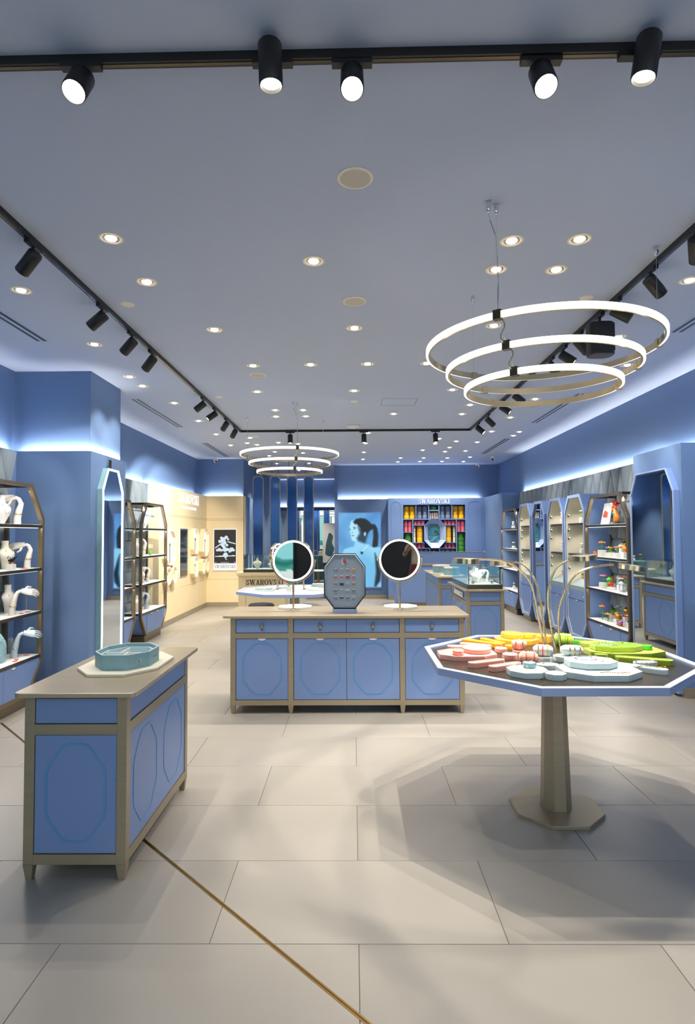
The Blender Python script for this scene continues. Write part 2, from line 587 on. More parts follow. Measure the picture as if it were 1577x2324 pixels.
# ================================================================== CEILING FIXTURES
def make_downlight(x, y, lab, grp):
    t = thing('downlight', lab, 'downlight', (x, y, CZ), 0, grp)
    MB().lathe([(.073, 0), (.073, -.004), (.066, -.007), (.052, -.003), (.048, .0)], 28).build('trim_ring', 'trim_white', t, smooth=True)
    MB().lathe([(.048, -.0005), (.044, -.004), (.036, -.003)], 24).build('baffle', 'champagne', t, smooth=True)
    MB().lathe([(.0, -.016), (.018, -.014), (.030, -.009), (.036, -.001)], 20).build('lens', 'lens_down', t)
    return t

DL = [[-1.45, 3.45], [-2.41, 4.18], [-1.45, 4.06], [-0.25, 3.77], [-2.41, 5.39], [-1.2, 5.03], [0.02, 5.02], [-2.51, 6.51], [-2.51, 6.92], [-1.05, 6.12], [-0.44, 6.1], [0.16, 6.09], [-1.19, 7.24], [0.02, 7.23], [-2.41, 7.83], [-2.41, 9.08], [-1.11, 8.33], [-0.71, 8.34], [-1.16, 8.79], [-0.71, 8.78], [0.61, 8.65], [0.98, 3.53], [1.39, 3.52], [0.98, 3.92], [1.39, 3.93], [2.4, 4.12], [1.22, 4.99], [2.43, 5.31], [0.78, 6.09], [2.93, 6.21], [1.24, 7.22], [2.43, 7.76], [1.63, 8.08], [1.63, 8.7], [2.43, 8.99], [1.62, 10.95], [1.63, 11.56], [2.0, 11.27], [2.43, 11.4], [2.0, 12.07], [1.49, 12.43], [2.0, 12.68], [2.43, 12.6], [1.66, 13.7], [2.22, 13.73], [2.73, 13.62], [1.65, 14.39], [2.19, 14.38], [2.73, 14.45], [2.43, 10.21], [2.93, 10.27], [2.93, 10.66], [-2.42, 10.3], [-1.89, 10.7], [-2.05, 11.31], [-2.43, 11.58], [-1.9, 11.54], [-1.44, 11.28], [-1.08, 11.47], [0.27, 10.27], [0.25, 11.45], [0.24, 12.7], [0.24, 13.9], [1.12, 13.7], [1.11, 14.42], [-1.68, 12.54], [-1.89, 13.17], [-1.09, 12.74], [-1.9, 14.6], [-1.1, 14.6], [-1.5, 16.2], [-1.5, 17.6]]
DN = {(-1.45, 3.45): 'recessed downlight at the front left, nearest the left track', (-1.45, 4.06): 'second recessed downlight from the front beside the left track', (-.25, 3.77): 'lone recessed downlight left of the centre line before the island',
      (-1.2, 5.03): 'recessed downlight over the left end of the island, first row', (.02, 5.02): 'recessed downlight on the centre line behind the second ceiling speaker',
      (-1.05, 6.12): 'leftmost downlight of the row of four over the island', (-.44, 6.1): 'second downlight of the row of four over the island', (.16, 6.09): 'third downlight of the row of four over the island', (.78, 6.09): 'rightmost downlight of the row of four, beside the ring pendant',
      (-1.19, 7.24): 'recessed downlight behind the flat round speaker', (.02, 7.23): 'recessed downlight on the centre line before a blank disc', (-1.11, 8.33): 'front left of four downlights above the far ring pendant', (-.71, 8.34): 'front right of four downlights above the far ring pendant',
      (-1.16, 8.79): 'rear left of four downlights above the far ring pendant', (-.71, 8.78): 'rear right of four downlights above the far ring pendant', (.61, 8.65): 'recessed downlight just behind the ceiling access hatch',
      (1.22, 4.99): 'recessed downlight seen through the large ring pendant, left part', (1.24, 7.22): 'recessed downlight below the left edge of the large ring pendant', (1.63, 8.08): 'front of two downlights left of the right track', (1.63, 8.7): 'rear of two downlights left of the right track',
      (.98, 3.53): 'front left of four downlights above the octagonal table', (1.39, 3.52): 'front right of four downlights above the octagonal table', (.98, 3.92): 'rear left of four downlights above the octagonal table', (1.39, 3.93): 'rear right of four downlights above the octagonal table'}
ORD = ['first', 'second', 'third', 'fourth', 'fifth', 'sixth', 'seventh', 'eighth', 'ninth', 'tenth', 'eleventh', 'twelfth']
_lw = sorted(p[1] for p in DL if p[0] < -2.2 and p[1] < 9.6)
_rw = sorted(p[1] for p in DL if p[0] > 2.2 and p[1] < 9.6)
def dl_label(x, y):
    if y > 9.6:
        if x > .9:
            return 'small recessed downlight in the cluster over the rear right corner', 'downlights over the rear right corner'
        if x > 0:
            return 'small recessed downlight in the centre file beyond the cross track', 'downlights in the rear centre file'
        if y > 14:
            return 'small recessed downlight inside the alcove behind the hanging blades', 'downlights in the alcove'
        return 'small recessed downlight in the cluster over the rear left corner', 'downlights over the rear left corner'
    if x < -2.2:
        return ORD[_lw.index(y)] + ' downlight from the front between left track and left wall', 'downlights along the left wall'
    if x > 2.2:
        return ORD[_rw.index(y)] + ' downlight from the front between right track and right wall', 'downlights along the right wall'
    return DN[(x, y)], 'downlights above the octagonal table' if y < 4 and x > .9 else 'downlights between the tracks'
_first = None
for x, y in DL:
    lab, grp = dl_label(x, y)
    if _first is None:
        t = _first = make_downlight(x, y, lab, grp)
    else:
        t = dup(_first, (x, y, CZ), 0, lab, grp)
for t in [o for o in COL.objects if o.name.startswith('downlight') and o.type == 'EMPTY']:
    x, y = t.location.x, t.location.y
    p = P_DOWN * (1.0 if (.9 < x < 1.5 and y < 4.1) else (.75 if y > 9.6 else 1)) * (1.5 if x < -1.85 and 10 < y < 13.5 else 1) * (5.0 if y > 14.5 and x < -.5 else 1) * (1.7 if y > 13.5 and x > .9 else 1) * (1.8 if 6.0 < y < 6.2 and x < 1 else 1)
    tb = .9 < x < 1.5 and y < 4.1
    spot(t, (0, 0, -.032), (0, 0, -1), p * (2.7 if tb else 1), WARM, 76 if tb else 92, .5 if tb else .6, .012)

for i, (x, y) in enumerate([[0.02, 2.88], [0.02, 4.44], [-1.06, 6.49]]):
    t = thing('ceiling_speaker', ['large round ceiling speaker nearest the front track', 'round ceiling speaker in line between the large speaker and the island', 'flat round ceiling speaker beside a row of three downlights'][i], 'speaker', (x, y, CZ), 0, 'ceiling speakers')
    MB().lathe([(.09, 0), (.09, -.005), (.077, -.007), (.077, 0)], 36).build('trim_ring', 'trim_white', t, smooth=True)
    MB().lathe([(0, -.006), (.077, -.004), (.077, 0)], 32).build('grille', 'speaker_mesh', t, smooth=True)
for i, (x, y) in enumerate([[-1.74, 4.46], [1.79, 4.42], [-1.73, 7.52], [0.02, 7.83], [1.64, 10.11], [-1.76, 10.61]]):
    tag(MB().lathe([(0, -.006), (.045, -.006), (.052, -.003), (.052, 0)], 24, (x, y, CZ)).build('cover_plate', 'trim_white', None, True),
        ['blank white disc beside the left track near its second spotlight', 'blank white disc beside the right track above the ring pendant', 'blank white disc halfway down the left track',
         'blank white disc on the centre line before the smoke detector', 'small white disc behind the rear cross track at right', 'small white disc behind the rear cross track at left'][i], 'ceiling disc', 'blank ceiling discs')
t = thing('smoke_detector', 'white rounded smoke detector in front of the rear cross track', 'detector', (.01, 9.59, CZ))
MB().prism(rrect(-.11, .11, -.09, .09, .05), -.03, 0, 'z').build('housing', 'white', t, bevel=.008)
MB().lathe([(.06, -.03), (.05, -.045), (0, -.045)], 20).build('chamber', 'trim_white', t, True)
for i, (x, y, z, d, lab) in enumerate([(-3.21, 13.6, CZ, (.5, -.8, -.5), 'white dome camera in the rear left ceiling corner'), (3.25, 13.57, CZ, (-.5, -.8, -.5), 'white dome camera nearer of two in the rear right corner'),
                                       (3.2, 15.0, CZ, (-.5, -.8, -.5), 'white dome camera farther of two in the rear right corner'), (-2.44, 14.3, CZ, (.4, -.8, -.3), 'small white dome camera at the left of the hanging blades')]):
    t = thing('security_camera', lab, 'camera', (x, y, z), 0, 'security cameras')
    MB().lathe([(.055, 0), (.055, -.025), (.048, -.03)], 20).build('base', 'white', t, True)
    MB().ball((0, 0, -.055), .048).build('dome', 'white', t, True)
    dv = Vector(d).normalized() * .04
    MB().ball((dv.x, dv.y, -.055 + dv.z), .026).build('lens', 'black_gloss', t, True)
for i, (x, ya, yb, lab) in enumerate([(-2.85, 4.2, 5.31, 'left front double slot air diffuser before the blue column'), (-2.86, 7.59, 9.64, 'left middle double slot air diffuser beyond the blue column'), (-2.88, 11.28, 13.34, 'left rear double slot air diffuser before the corner camera'),
                                      (2.90, 4.0, 5.22, 'right front double slot air diffuser at the picture edge'), (2.94, 7.48, 9.48, 'right middle double slot air diffuser behind the ring pendant'), (2.92, 11.0, 13.11, 'right rear double slot air diffuser before the corner cameras')]):
    t = thing('slot_diffuser', lab, 'air vent', (x, ya, CZ), 0, 'slot air diffusers')
    L = yb - ya
    MB().frame([(-.07, 0), (.07, 0), (.07, L), (-.07, L)], [(-.06, .01), (.06, .01), (.06, L - .01), (-.06, L - .01)], -.003, 0).build('frame', 'ceiling_paint', t)
    for xx in (-.03, .03):
        B(xx - .014, xx + .014, .02, L - .02, -.002, 0).build('slot', 'black', t)
    B(-.012, .012, .01, L - .01, -.004, 0).build('blade', 'ceiling_paint', t)

# track: four lengths making a closed rectangle
def track(lab, x0, x1, y0, y1):
    t = thing('light_track', lab, 'track', ((x0 + x1) / 2, (y0 + y1) / 2, CZ), 0, 'ceiling light tracks')
    a, b = (x1 - x0) / 2, (y1 - y0) / 2
    B(-a, a, -b, b, -.034, 0).build('rail', 'black', t)
    if a > b:
        B(-a, a, -.0065, .0065, -.036, -.034).build('channel', 'bronze_dark', t)
    else:
        B(-.0065, .0065, -b, b, -.036, -.034).build('channel', 'bronze_dark', t)
    return t
track('black light track crossing the top of the picture', -1.90, 1.98, 2.093, 2.127).rotation_euler = (0, 0, -.0104)
track('long black light track running down the left of the ceiling', -1.937, -1.903, 2.093, 9.93)
track('long black light track running down the right of the ceiling', 1.985, 2.019, 2.093, 9.93)
track('thin rear cross track joining the two long tracks', -1.937, 2.019, 9.933, 9.967)

def track_spot(x, y, d, lab, grp, along='y', lens='lens_track', watts=None, blade=.0, size=46, L=.155, pz=.075, side=0):
    """adapter box on the rail, short stem, cylindrical can aimed along d"""
    t = thing('track_spotlight', lab, 'spotlight', (x, y, CZ - .036), 0, grp)
    if along == 'y': B(-.016, .016, -.075, .075, -.018, 0).build('adapter', 'black', t)
    else: B(-.075, .075, -.016, .016, -.018, 0).build('adapter', 'black', t)
    dv = Vector(d).normalized()
    piv = Vector((0, side, -pz))
    MB().tube([(0, 0, -.016), (0, side * .6, -pz * .6), tuple(piv)], .009, 8).build('stem', 'black', t)
    Q = Matrix.Translation(piv) @ dv.to_track_quat('Z', 'Y').to_matrix().to_4x4()
    r = .043
    MB().lathe([(0, -.03), (r - .004, -.03), (r, -.024), (r, L - .035), (r - .004, L - .03), (r - .006, L - .045)], 22).build('can', 'black', t, True, M=Q)
    MB().lathe([(0, L - .042), (r - .007, L - .042), (r - .007, L - .048)], 20).build('lens', lens, t, M=Q)
    if watts is None: watts = P_TRACK
    e = piv + dv * (L - .02)
    if watts: spot(t, tuple(e), dv, watts, NEUT, size, .35, .025)
    return t

for i, y in enumerate([3.45, 4.42, 5.03, 5.54, 7.45, 8.07, 8.81, 9.47]):
    track_spot(-1.92, y, [(-.72, .30, -.60), (-.8, .1, -.62), (-.72, .3, -.6), (-.66, .36, -.62), (-.8, .05, -.6), (-.72, -.3, -.6), (-.55, .62, -.56), (-.50, .66, -.56)][i],
               ORD[i] + ' black can spotlight from the front on the left track',
               'spotlights on the left track', watts=P_TRACK * (5.0 if i > 5 else 1), size=64 if i > 5 else 46)
for i, y in enumerate([3.36, 3.88, 4.40, 5.13, 5.51, 5.86, 7.14, 7.78, 8.62, 9.3]):
    track_spot(2.0, y, [(.50, .80, -.62), (.7, .25, -.6), (.75, -.25, -.55), (.72, .3, -.6), (.7, -.3, -.6), (.66, .36, -.62), (.8, .1, -.6), (.72, -.3, -.6), (.7, .2, -.6), (.62, -.3, -.62)][i],
               ORD[i] + ' black can spotlight from the front on the right track',
               'spotlights on the right track', watts=P_TRACK * (1.8 if i == 0 else 1))
for i, x in enumerate([-1.07, .19, 1.41]):
    track_spot(x, 9.95, (.02, -.12, -1), ['left of three spotlights hanging from the rear cross track', 'middle of three spotlights hanging from the rear cross track', 'right of three spotlights hanging from the rear cross track'][i], 'spotlights on the rear cross track', 'x')
for i, (x, d) in enumerate([(-1.005, (-.02, -.52, -.85)), (.005, (0, -.50, -.86)), (.705, (.0, -.50, -.86))]):
    track_spot(x, 2.11, d, ['glaring spotlight at the left end of the front track', 'glaring spotlight in the middle of the front track', 'glaring spotlight at the right of the front track'][i], 'lit spotlights on the front track', 'x', 'lens_flare', P_TRACK * .5, size=60, L=.13, pz=.06)
track_spot(-.29, 2.105, (.03, .02, -1), 'black downward spotlight left of the middle glaring one', 'dark spotlights on the front track', 'x', L=.155, pz=.02, side=-.065)
track_spot(1.06, 2.095, (-.16, .02, -1), 'black downward spotlight at the right of the front track', 'dark spotlights on the front track', 'x', L=.155, pz=.02, side=-.065)
# black loudspeaker hanging off the right track
t = thing('track_loudspeaker', 'black loudspeaker hanging under the right track behind the ring pendant', 'speaker', (2.0, 4.69, CZ - .036))
B(-.016, .016, -.06, .06, -.018, 0).build('adapter', 'black', t)
MB().tube([(0, 0, -.016), (0, 0, -.07)], .012, 8).build('stem', 'black', t)
MB().prism(soften(octo(-.10, .10, -.085, .085, .04), .02), -.33, -.07, 'z', soften(octo(-.10, .10, -.085, .085, .04), .02)).build('cabinet', 'black', t, bevel=.008)
B(-.08, .08, -.09, -.084, -.31, -.09).build('grille', 'black_fabric', t)

# ring pendants
def ring_pendant(lab, c, bear, flip=False):
    t = thing('ring_pendant', lab, 'pendant lamp', (c[0], c[1], CZ), 0, 'three-tier ring pendants')
    for R, z in ((.711, 2.82), (.585, 2.687), (.469, 2.565)):
        zz = z - CZ
        n = 96
        circ = lambda r: [(r * cos(2 * pi * k / n), r * sin(2 * pi * k / n)) for k in range(n)]
        rg = MB().frame(circ(R), circ(R - .010), zz - .019, zz + .019).build('ring', 'champagne', t, True)
        MB().frame(circ(R + .014), circ(R + .0005), zz - .016, zz + .016).build('diffuser', 'ring_light', rg, True)
        for a in bear:
            MB().box(-.022, .022, -.016, .020, -.026, .026).build('bracket', 'bronze_dark' if a == bear[0] else 'champagne', t, M=Matrix.Translation((R * cos(a), R * sin(a), zz)) @ Matrix.Rotation(a - pi / 2, 4, 'Z'))
    for a in bear:
        p = [(.711 * cos(a), .711 * sin(a), -.03), (.711 * cos(a), .711 * sin(a), 2.82 - CZ), (.585 * cos(a), .585 * sin(a), 2.687 - CZ), (.469 * cos(a), .469 * sin(a), 2.565 - CZ)]
        MB().tube(p[:2], .0014, 5).build('cable', 'silver', t)
        MB().tube(p[1:], .0012, 5).build('cable', 'silver', t)
        MB().lathe([(.014, 0), (.014, -.035), (.009, -.05), (.003, -.055)], 14, (p[0][0], p[0][1], 0)).build('canopy', 'silver', t, True)
    a = bear[0]
    x, y = .711 * cos(a), .711 * sin(a)
    MB().lathe([(.014, 0), (.014, -.04), (.009, -.055), (.003, -.06)], 14, (x - .05, y - .03, 0)).build('canopy', 'silver', t, True)
    pts = [(x - .05, y - .03, -.06), (x - .04, y - .025, -.10), (x - .008, y - .004, -.17), (x + .004, y, -.3), (x + .006, y, -.45), (x, y, 2.82 - CZ + .02)]
    MB().tube(pts, .0024, 6).build('power_cord', 'silver', t)
    for (Ra, za), (Rb, zb) in (((.705, 2.82), (.585, 2.687)), ((.58, 2.687), (.469, 2.565))):
        q = []
        for s in range(9):
            k = s / 8
            r = Ra + (Rb - Ra) * k; sag = sin(pi * k * 2) * .022
            q.append((r * cos(a) + sag, r * sin(a), za + (zb - za) * k - CZ + .0))
        MB().tube(q, .004, 6).build('jumper_cord', 'champagne', t, True)
    return t
ring_pendant('large three-tier glowing ring pendant above the octagonal jewellery table', (1.203, 3.715), (atan2(-.573, -.41), atan2(-.085, .695), atan2(.634, -.285)))
ring_pendant('farther three-tier glowing ring pendant in the middle of the room', (-.93, 8.58), (atan2(-.64, .165), atan2(.23, -.64), atan2(.585, .512)))

# ================================================================== LETTERS (serif capitals as solid strokes)
def glyph(ch):
    """list of polygons in a 1-high cell, and its width; thick stems .15, hairlines .05"""
    T, H = .15, .055
    st = lambda x0, y0, x1, y1, w: [(x0, y0), (x0 + w, y0), (x1 + w, y1), (x1, y1)]
    sf = lambda x, y, w: [(x, y), (x + w, y), (x + w, y + .045), (x, y + .045)]
    def arc(cx, cy, rx, ry, a0, a1, wx, wy, n=14):
        o = []; i = []
        for k in range(n + 1):
            a = rad(a0 + (a1 - a0) * k / n)
            o.append((cx + rx * cos(a), cy + ry * sin(a))); i.append((cx + (rx - wx) * cos(a), cy + (ry - wy) * sin(a)))
        return [[o[k], o[k + 1], i[k + 1], i[k]] for k in range(n)]
    if ch == 'I': return [st(.08, 0, .08, 1, T), sf(0, 0, .31), sf(0, .955, .31)], .33
    if ch == 'W': return [st(.22, 0, .05, 1, T), st(.27, 0, .47, 1, H), st(.60, 0, .42, 1, T), st(.66, 0, .88, 1, H), sf(-.02, .955, .3), sf(.78, .955, .25)], 1.0
    if ch == 'V': return [st(.30, 0, .06, 1, T), st(.36, 0, .62, 1, H), sf(-.02, .955, .3), sf(.52, .955, .25)], .74
    if ch == 'A': return [st(.06, 0, .34, 1, H), st(.50, 0, .31, 1, T), [(.15, .30), (.52, .30), (.52, .35), (.15, .35)], sf(-.03, 0, .24), sf(.42, 0, .31)], .72
    if ch == 'R': return [st(.08, 0, .08, 1, T), sf(0, 0, .31), sf(0, .955, .2), [(.22, .955), (.40, .955), (.40, 1), (.22, 1)], [(.22, .47), (.40, .47), (.40, .515), (.22, .515)], st(.52, 0, .32, .48, T), sf(.5, 0, .22)] + arc(.38, .735, .26, .265, -90, 90, .14, .05), .70
    if ch == 'O': return arc(.36, .5, .36, .51, 0, 360, .15, .055, 28), .74
    if ch == 'S': return arc(.27, .74, .24, .26, 20, 270, .12, .06) + arc(.25, .26, .25, .27, -160, 90, .13, .06) + [[(.45, .70), (.49, .70), (.49, .96), (.45, .96)], [(0, .05), (.04, .05), (.04, .32), (0, .32)]], .54
    if ch == 'K': return [st(.08, 0, .08, 1, T), sf(0, 0, .31), sf(0, .955, .31), st(.22, .42, .58, 1, H), st(.54, 0, .30, .58, T), sf(.48, .955, .24), sf(.48, 0, .28)], .76
    # plain capitals for small lettering
    B_ = {'C': arc(.33, .5, .33, .5, 45, 315, .13, .1), 'E': [st(.05, 0, .05, 1, .13), [(.05, 0), (.5, 0), (.5, .1), (.05, .1)], [(.05, .45), (.44, .45), (.44, .55), (.05, .55)], [(.05, .9), (.5, .9), (.5, 1), (.05, 1)]],
          'T': [st(.25, 0, .25, 1, .13), [(0, .9), (.62, .9), (.62, 1), (0, 1)]], 'D': [st(.05, 0, .05, 1, .13)] + arc(.18, .5, .44, .5, -90, 90, .13, .1),
          'M': [st(.03, 0, .05, 1, .11), st(.32, 0, .06, 1, .12), st(.32, 0, .60, 1, .12), st(.62, 0, .60, 1, .12)], 'N': [st(.05, 0, .05, 1, .12), st(.50, 0, .05, 1, .13), st(.52, 0, .52, 1, .12)], ' ': []}
    return B_.get(ch, []), {'M': .82, 'N': .72, 'E': .58, 'C': .66, 'D': .70, 'T': .66, ' ': .35}.get(ch, .6)


def lettering(word, w, h, depth, m, parent, M, name='letter', gap=.06):
    """one solid per letter; word centred on x, baseline z=0, in the x-z plane, front at y=-depth"""
    W = sum(glyph(c)[1] + gap for c in word) - gap
    x = 0
    for c in word:
        polys, adv = glyph(c)
        mb = MB()
        for p in polys:
            mb.prism([((q[0] + x - W / 2) * w / W, q[1] * h) for q in p], -depth, 0, 'y')
        if polys:
            mb.build(name, m, parent, M=M)
        x += adv + gap


# ================================================================== COUNTERS
HB = .876       # body height, worktop above
def ring_inlay(u0, u1, z0, z1, parent, M, m='inlay'):
    o = octo(u0, u1, z0, z1, (u1 - u0) * .30, (z1 - z0) * .27)
    o = soften(o, .03)
    i = shrink(o, .012)
    MB().frame(o, i, -.0025, .001, 'y').build('inlay_ring', m, parent, M=M)


def counter(name, lab, loc, W, D, faces, rz=0, over=(.06, .06, .05, .05), H=HB, post=.048, r=.035, mids=(), cat='counter', lac='lacquer', kn=True):
    """W across the front, D deep; faces maps side -> bays (u0,u1,n doors,knobs)"""
    t = thing(name, lab, cat, loc, rz)
    a, b = W / 2, D / 2
    MB().prism(rrect(-a - over[0], a + over[1], -b - over[2], b + over[3], r), H, H + .022).build('worktop', 'worktop', t, bevel=.004)
    B(-a + .02, a - .02, -b + .02, b - .02, .10, H - .002).build('carcass', 'bronze_dark', t)
    xs = [(-a, -a + post)] + [(m_ - post / 2, m_ + post / 2) for m_ in mids] + [(a - post, a)]
    for x0, x1 in xs:
        for y0, y1 in ((-b, -b + post), (b - post, b)):
            B(x0, x1, y0, y1, .077, H).build('post', 'bronze', t, bevel=.002)
            cx, cy = (x0 + x1) / 2, (y0 + y1) / 2
            q = lambda s: [(cx - s, cy - s), (cx + s, cy - s), (cx + s, cy + s), (cx - s, cy + s)]
            MB().prism(q(post * .30), 0, .077, 'z', q(post * .5)).build('foot', 'bronze', t)
    for z0, z1 in ((.077, .124), (.686, .735), (.860, H)):
        for y0, y1 in ((-b + .001, -b + .03), (b - .03, b - .001)):
            B(-a + post, a - post, y0, y1, z0, z1).build('rail', 'bronze', t)
        for x0, x1 in ((-a + .001, -a + .03), (a - .03, a - .001)):
            B(x0, x1, -b + post, b - post, z0, z1).build('rail', 'bronze', t)
    Ms = {'front': Matrix.Translation((-a, -b, 0)), 'right': Matrix.Translation((a, -b, 0)) @ Matrix.Rotation(pi / 2, 4, 'Z'),
          'back': Matrix.Translation((a, b, 0)) @ Matrix.Rotation(pi, 4, 'Z'), 'left': Matrix.Translation((-a, b, 0)) @ Matrix.Rotation(-pi / 2, 4, 'Z')}
    for side, M in Ms.items():
        L = W if side in ('front', 'back') else D
        bays = faces.get(side, [(post, L - post, 1, False, 1)])
        Mi = M @ Matrix.Translation((0, .006, 0))
        for u0, u1, n, knobs, rings in bays:
            s = (u1 - u0) / n
            for k in range(n):
                p0, p1 = u0 + s * k + .0022, u0 + s * (k + 1) - .0022
                c = (p0 + p1) / 2
                dr = B(p0, p1, 0, .016, .739, .856).build('drawer' if knobs else 'upper_panel', lac, t, M=Mi, bevel=.0015)
                do = B(p0, p1, 0, .016, .128, .682).build('door' if knobs else 'side_panel', lac, t, M=Mi, bevel=.0015)
                g = (p1 - p0) / max(rings, 1)
                for q in range(rings):
                    e = p0 + g * q
                    wr = min(g * .76, .38)
                    ring_inlay(e + g / 2 - wr / 2, e + g / 2 + wr / 2, .175, .645, do, Mi)
                if knobs and kn:
                    K = Mi @ Matrix.Translation((c, 0, .797))
                    MB().ell([(0, -.008, -.028, .004, .004), (0, -.012, -.015, .013, .008), (0, -.016, .004, .020, .013), (0, -.014, .02, .013, .010), (0, -.01, .028, .006, .006)], 8).build('knob', 'knob', dr, M=K)
                    MB().lathe([(.005, -.038), (.008, -.034), (.005, -.028)], 8, (0, -.008, 0)).build('drop', 'bronze_dark', dr, M=K)
                    hp = [(c + .036 * cos(pi + pi * j / 12), .688 + .016 * sin(pi + pi * j / 12) - .004) for j in range(13)]
                    MB().prism(hp, -.008, 0, 'y').build('pull', 'white', do, M=Mi)
                    B(p1 - .055, p1 - .037, -.001, 0, .646, .654).build('lock', 'silver', do, M=Mi)
    return t


counter('island_counter', 'wide blue island counter with bronze frame and four octagon-inlaid doors in the centre', (-.0625, 5.74, 0), 2.149, .64,
        {'front': [(.05, .532, 1, True, 1), (.583, 1.555, 2, True, 1), (1.606, 2.101, 1, True, 1)], 'back': [(.05, 2.1, 4, False, 1)]}, mids=(-.5185, .5065), over=(.07, .045, .04, .04))
counter('display_counter', 'narrow blue counter with bronze frame at the front left, jewel box on top', (-1.335, 3.345, 0), .492, 1.03,
        {'front': [(.048, .444, 1, False, 1)], 'right': [(.048, .982, 1, False, 2)], 'left': [(.048, .982, 2, True, 1)]}, over=(.03, .06, .06, .05))
counter('vitrine_counter', 'blue and bronze counter under a glass vitrine, right of the island', (1.755, 8.5, 0), .50, 1.28,
        {'front': [(.048, .452, 1, False, 1)], 'left': [(.048, 1.232, 2, True, 1)]}, over=(.045, .045, .05, .05))
counter('sales_counter', 'blue counter carrying two teal boxes, before the cash desk', (1.73, 11.17, 0), .50, 1.86,
        {'front': [(.048, .452, 1, False, 1)], 'left': [(.048, 1.812, 4, False, 0)]}, over=(.04, .04, .05, .05))

# papers taped to the left side of the vitrine counter
for i, (y, z, w_, h_, m) in enumerate([(8.45, .80, .7, .07, 'paper'), (8.2, .52, .30, .12, 'teal_light')]):
    o = B(1.494, 1.4985, y - w_ / 2, y + w_ / 2, z - h_ / 2, z + h_ / 2).build('notice_strip', m)
    tag(o, ['white printed strip stuck on the side of the vitrine counter', 'pale card stuck low on the side of the vitrine counter'][i], 'notice')

# ---- glass vitrine on the counter
def vitrine(lab, loc, W, D, H):
    t = thing('glass_vitrine', lab, 'display case', loc)
    a, b = W / 2, D / 2
    B(-a, a, -b, b, 0, .055).build('plinth', 'bronze_dark', t)
    B(-a + .012, a - .012, -b + .012, b - .012, .055, .062).build('liner', 'white', t)
    g = .006
    for bx in ((-a, a, -b, -b + g), (-a, a, b - g, b), (-a, -a + g, -b + g, b - g), (a - g, a, -b + g, b - g)):
        B(*bx, .056, H).build('pane', 'glass', t)
    B(-a, a, -b, b, H, H + g).build('pane', 'glass', t)
    for x in (-a + .025, a - .025):
        B(x - .006, x + .006, -b + .03, -b + .042, .062, H - .03).build('light_post', 'black', t)
        B(x - .012, x + .03, -b + .02, -b + .04, H - .06, H - .04).build('light_head', 'black', t)
    return t
vitrine('clear glass vitrine with white displays, on the blue counter at right', (1.755, 8.49, HB + .022), .47, 1.22, .33)
vitrine('glass vitrine on the cream counter at the left rear', (-1.72, 11.3, .93), .72, .46, .33)

# ================================================================== OCTAGONAL TABLES
def oct_table(lab, c, top):
    t = thing('octagonal_table', lab, 'table', (c[0], c[1], 0))
    o = regoct(.735); i = regoct(.702); u = regoct(.715)
    MB().frame(o, i, .862, .900).build('rim', 'rim_side', t, bevel=.002)
    MB().frame(regoct(.7345), regoct(.7025), .900, .9025).build('rim_cap', 'rim_white', t)
    MB().prism(regoct(.702), .858, .893).build('top', top, t)
    MB().prism(regoct(.082), .018, .86, 'z', regoct(.060)).build('pedestal', 'bronze', t)
    MB().prism(regoct(.25), 0, .02).build('base', 'bronze', t, bevel=.002)
    return t
oct_table('large octagonal pedestal table with white rim and dark bronze top, right foreground', (1.195, 3.56), 'bronze_dark')
oct_table('octagonal white pedestal table behind the island, left of centre', (-.80, 7.97), 'white')

# ---- gooseneck lamps growing from the middle of the big table
ZT = .893
def gooseneck(lab, base, pts, head, tilt, R=.079):
    t = thing('gooseneck_lamp', lab, 'lamp', (base[0], base[1], ZT), 0, 'gooseneck lamps on the octagonal table')
    P = [Vector((base[0], base[1], ZT))] + [Vector(p) for p in pts]
    # smooth the path
    q = []
    for k in range(len(P) - 1):
        p0 = P[max(k - 1, 0)]; p1 = P[k]; p2 = P[k + 1]; p3 = P[min(k + 2, len(P) - 1)]
        for s in range(8):
            u = s / 8
            q.append(.5 * ((2 * p1) + (p2 - p0) * u + (2 * p0 - 5 * p1 + 4 * p2 - p3) * u * u + (3 * p1 - p0 - 3 * p2 + p3) * u ** 3))
    q.append(P[-1])
    off = Vector((base[0], base[1], ZT))
    q = [p - off for p in q]
    m = len(q); n1 = int(m * .62)
    # ribbed flexible lower neck, plain upper neck
    rib = []; rr = []
    for k in range(n1):
        for s in range(6):
            rib.append(q[k].lerp(q[k + 1], s / 6)); rr.append(.0072 if s % 2 else .0062)
    MB().tube(rib, rr, 8).build('flexible_neck', 'champagne', t)
    MB().tube(q[n1:], .0062, 8).build('neck', 'champagne', t, True)
    MB().lathe([(.016, 0), (.016, .006), (.010, .012), (.008, .02)], 16).build('foot', 'champagne', t, True)
    h = Vector(head) - off
    M = Matrix.Translation(h) @ Matrix.Rotation(tilt[1], 4, 'Y') @ Matrix.Rotation(tilt[0], 4, 'X')
    hd = MB().lathe([(.0, .016), (R - .004, .016), (R, .013), (R, -.017), (R - .012, -.017), (R - .014, -.008), (R - .016, -.004), (0, -.004)], 36).build('head', 'champagne', t, True, M=M)
    MB().frame([((R - .013) * cos(k * pi / 18), (R - .013) * sin(k * pi / 18)) for k in range(36)], [((R - .030) * cos(k * pi / 18), (R - .030) * sin(k * pi / 18)) for k in range(36)], -.012, -.005).build('light_ring', 'led_white', hd, M=M)
    spot(t, tuple(h - Vector((0, 0, .02))), (0, 0, -1), 17, WARM, 120, .6, .05)
    return t
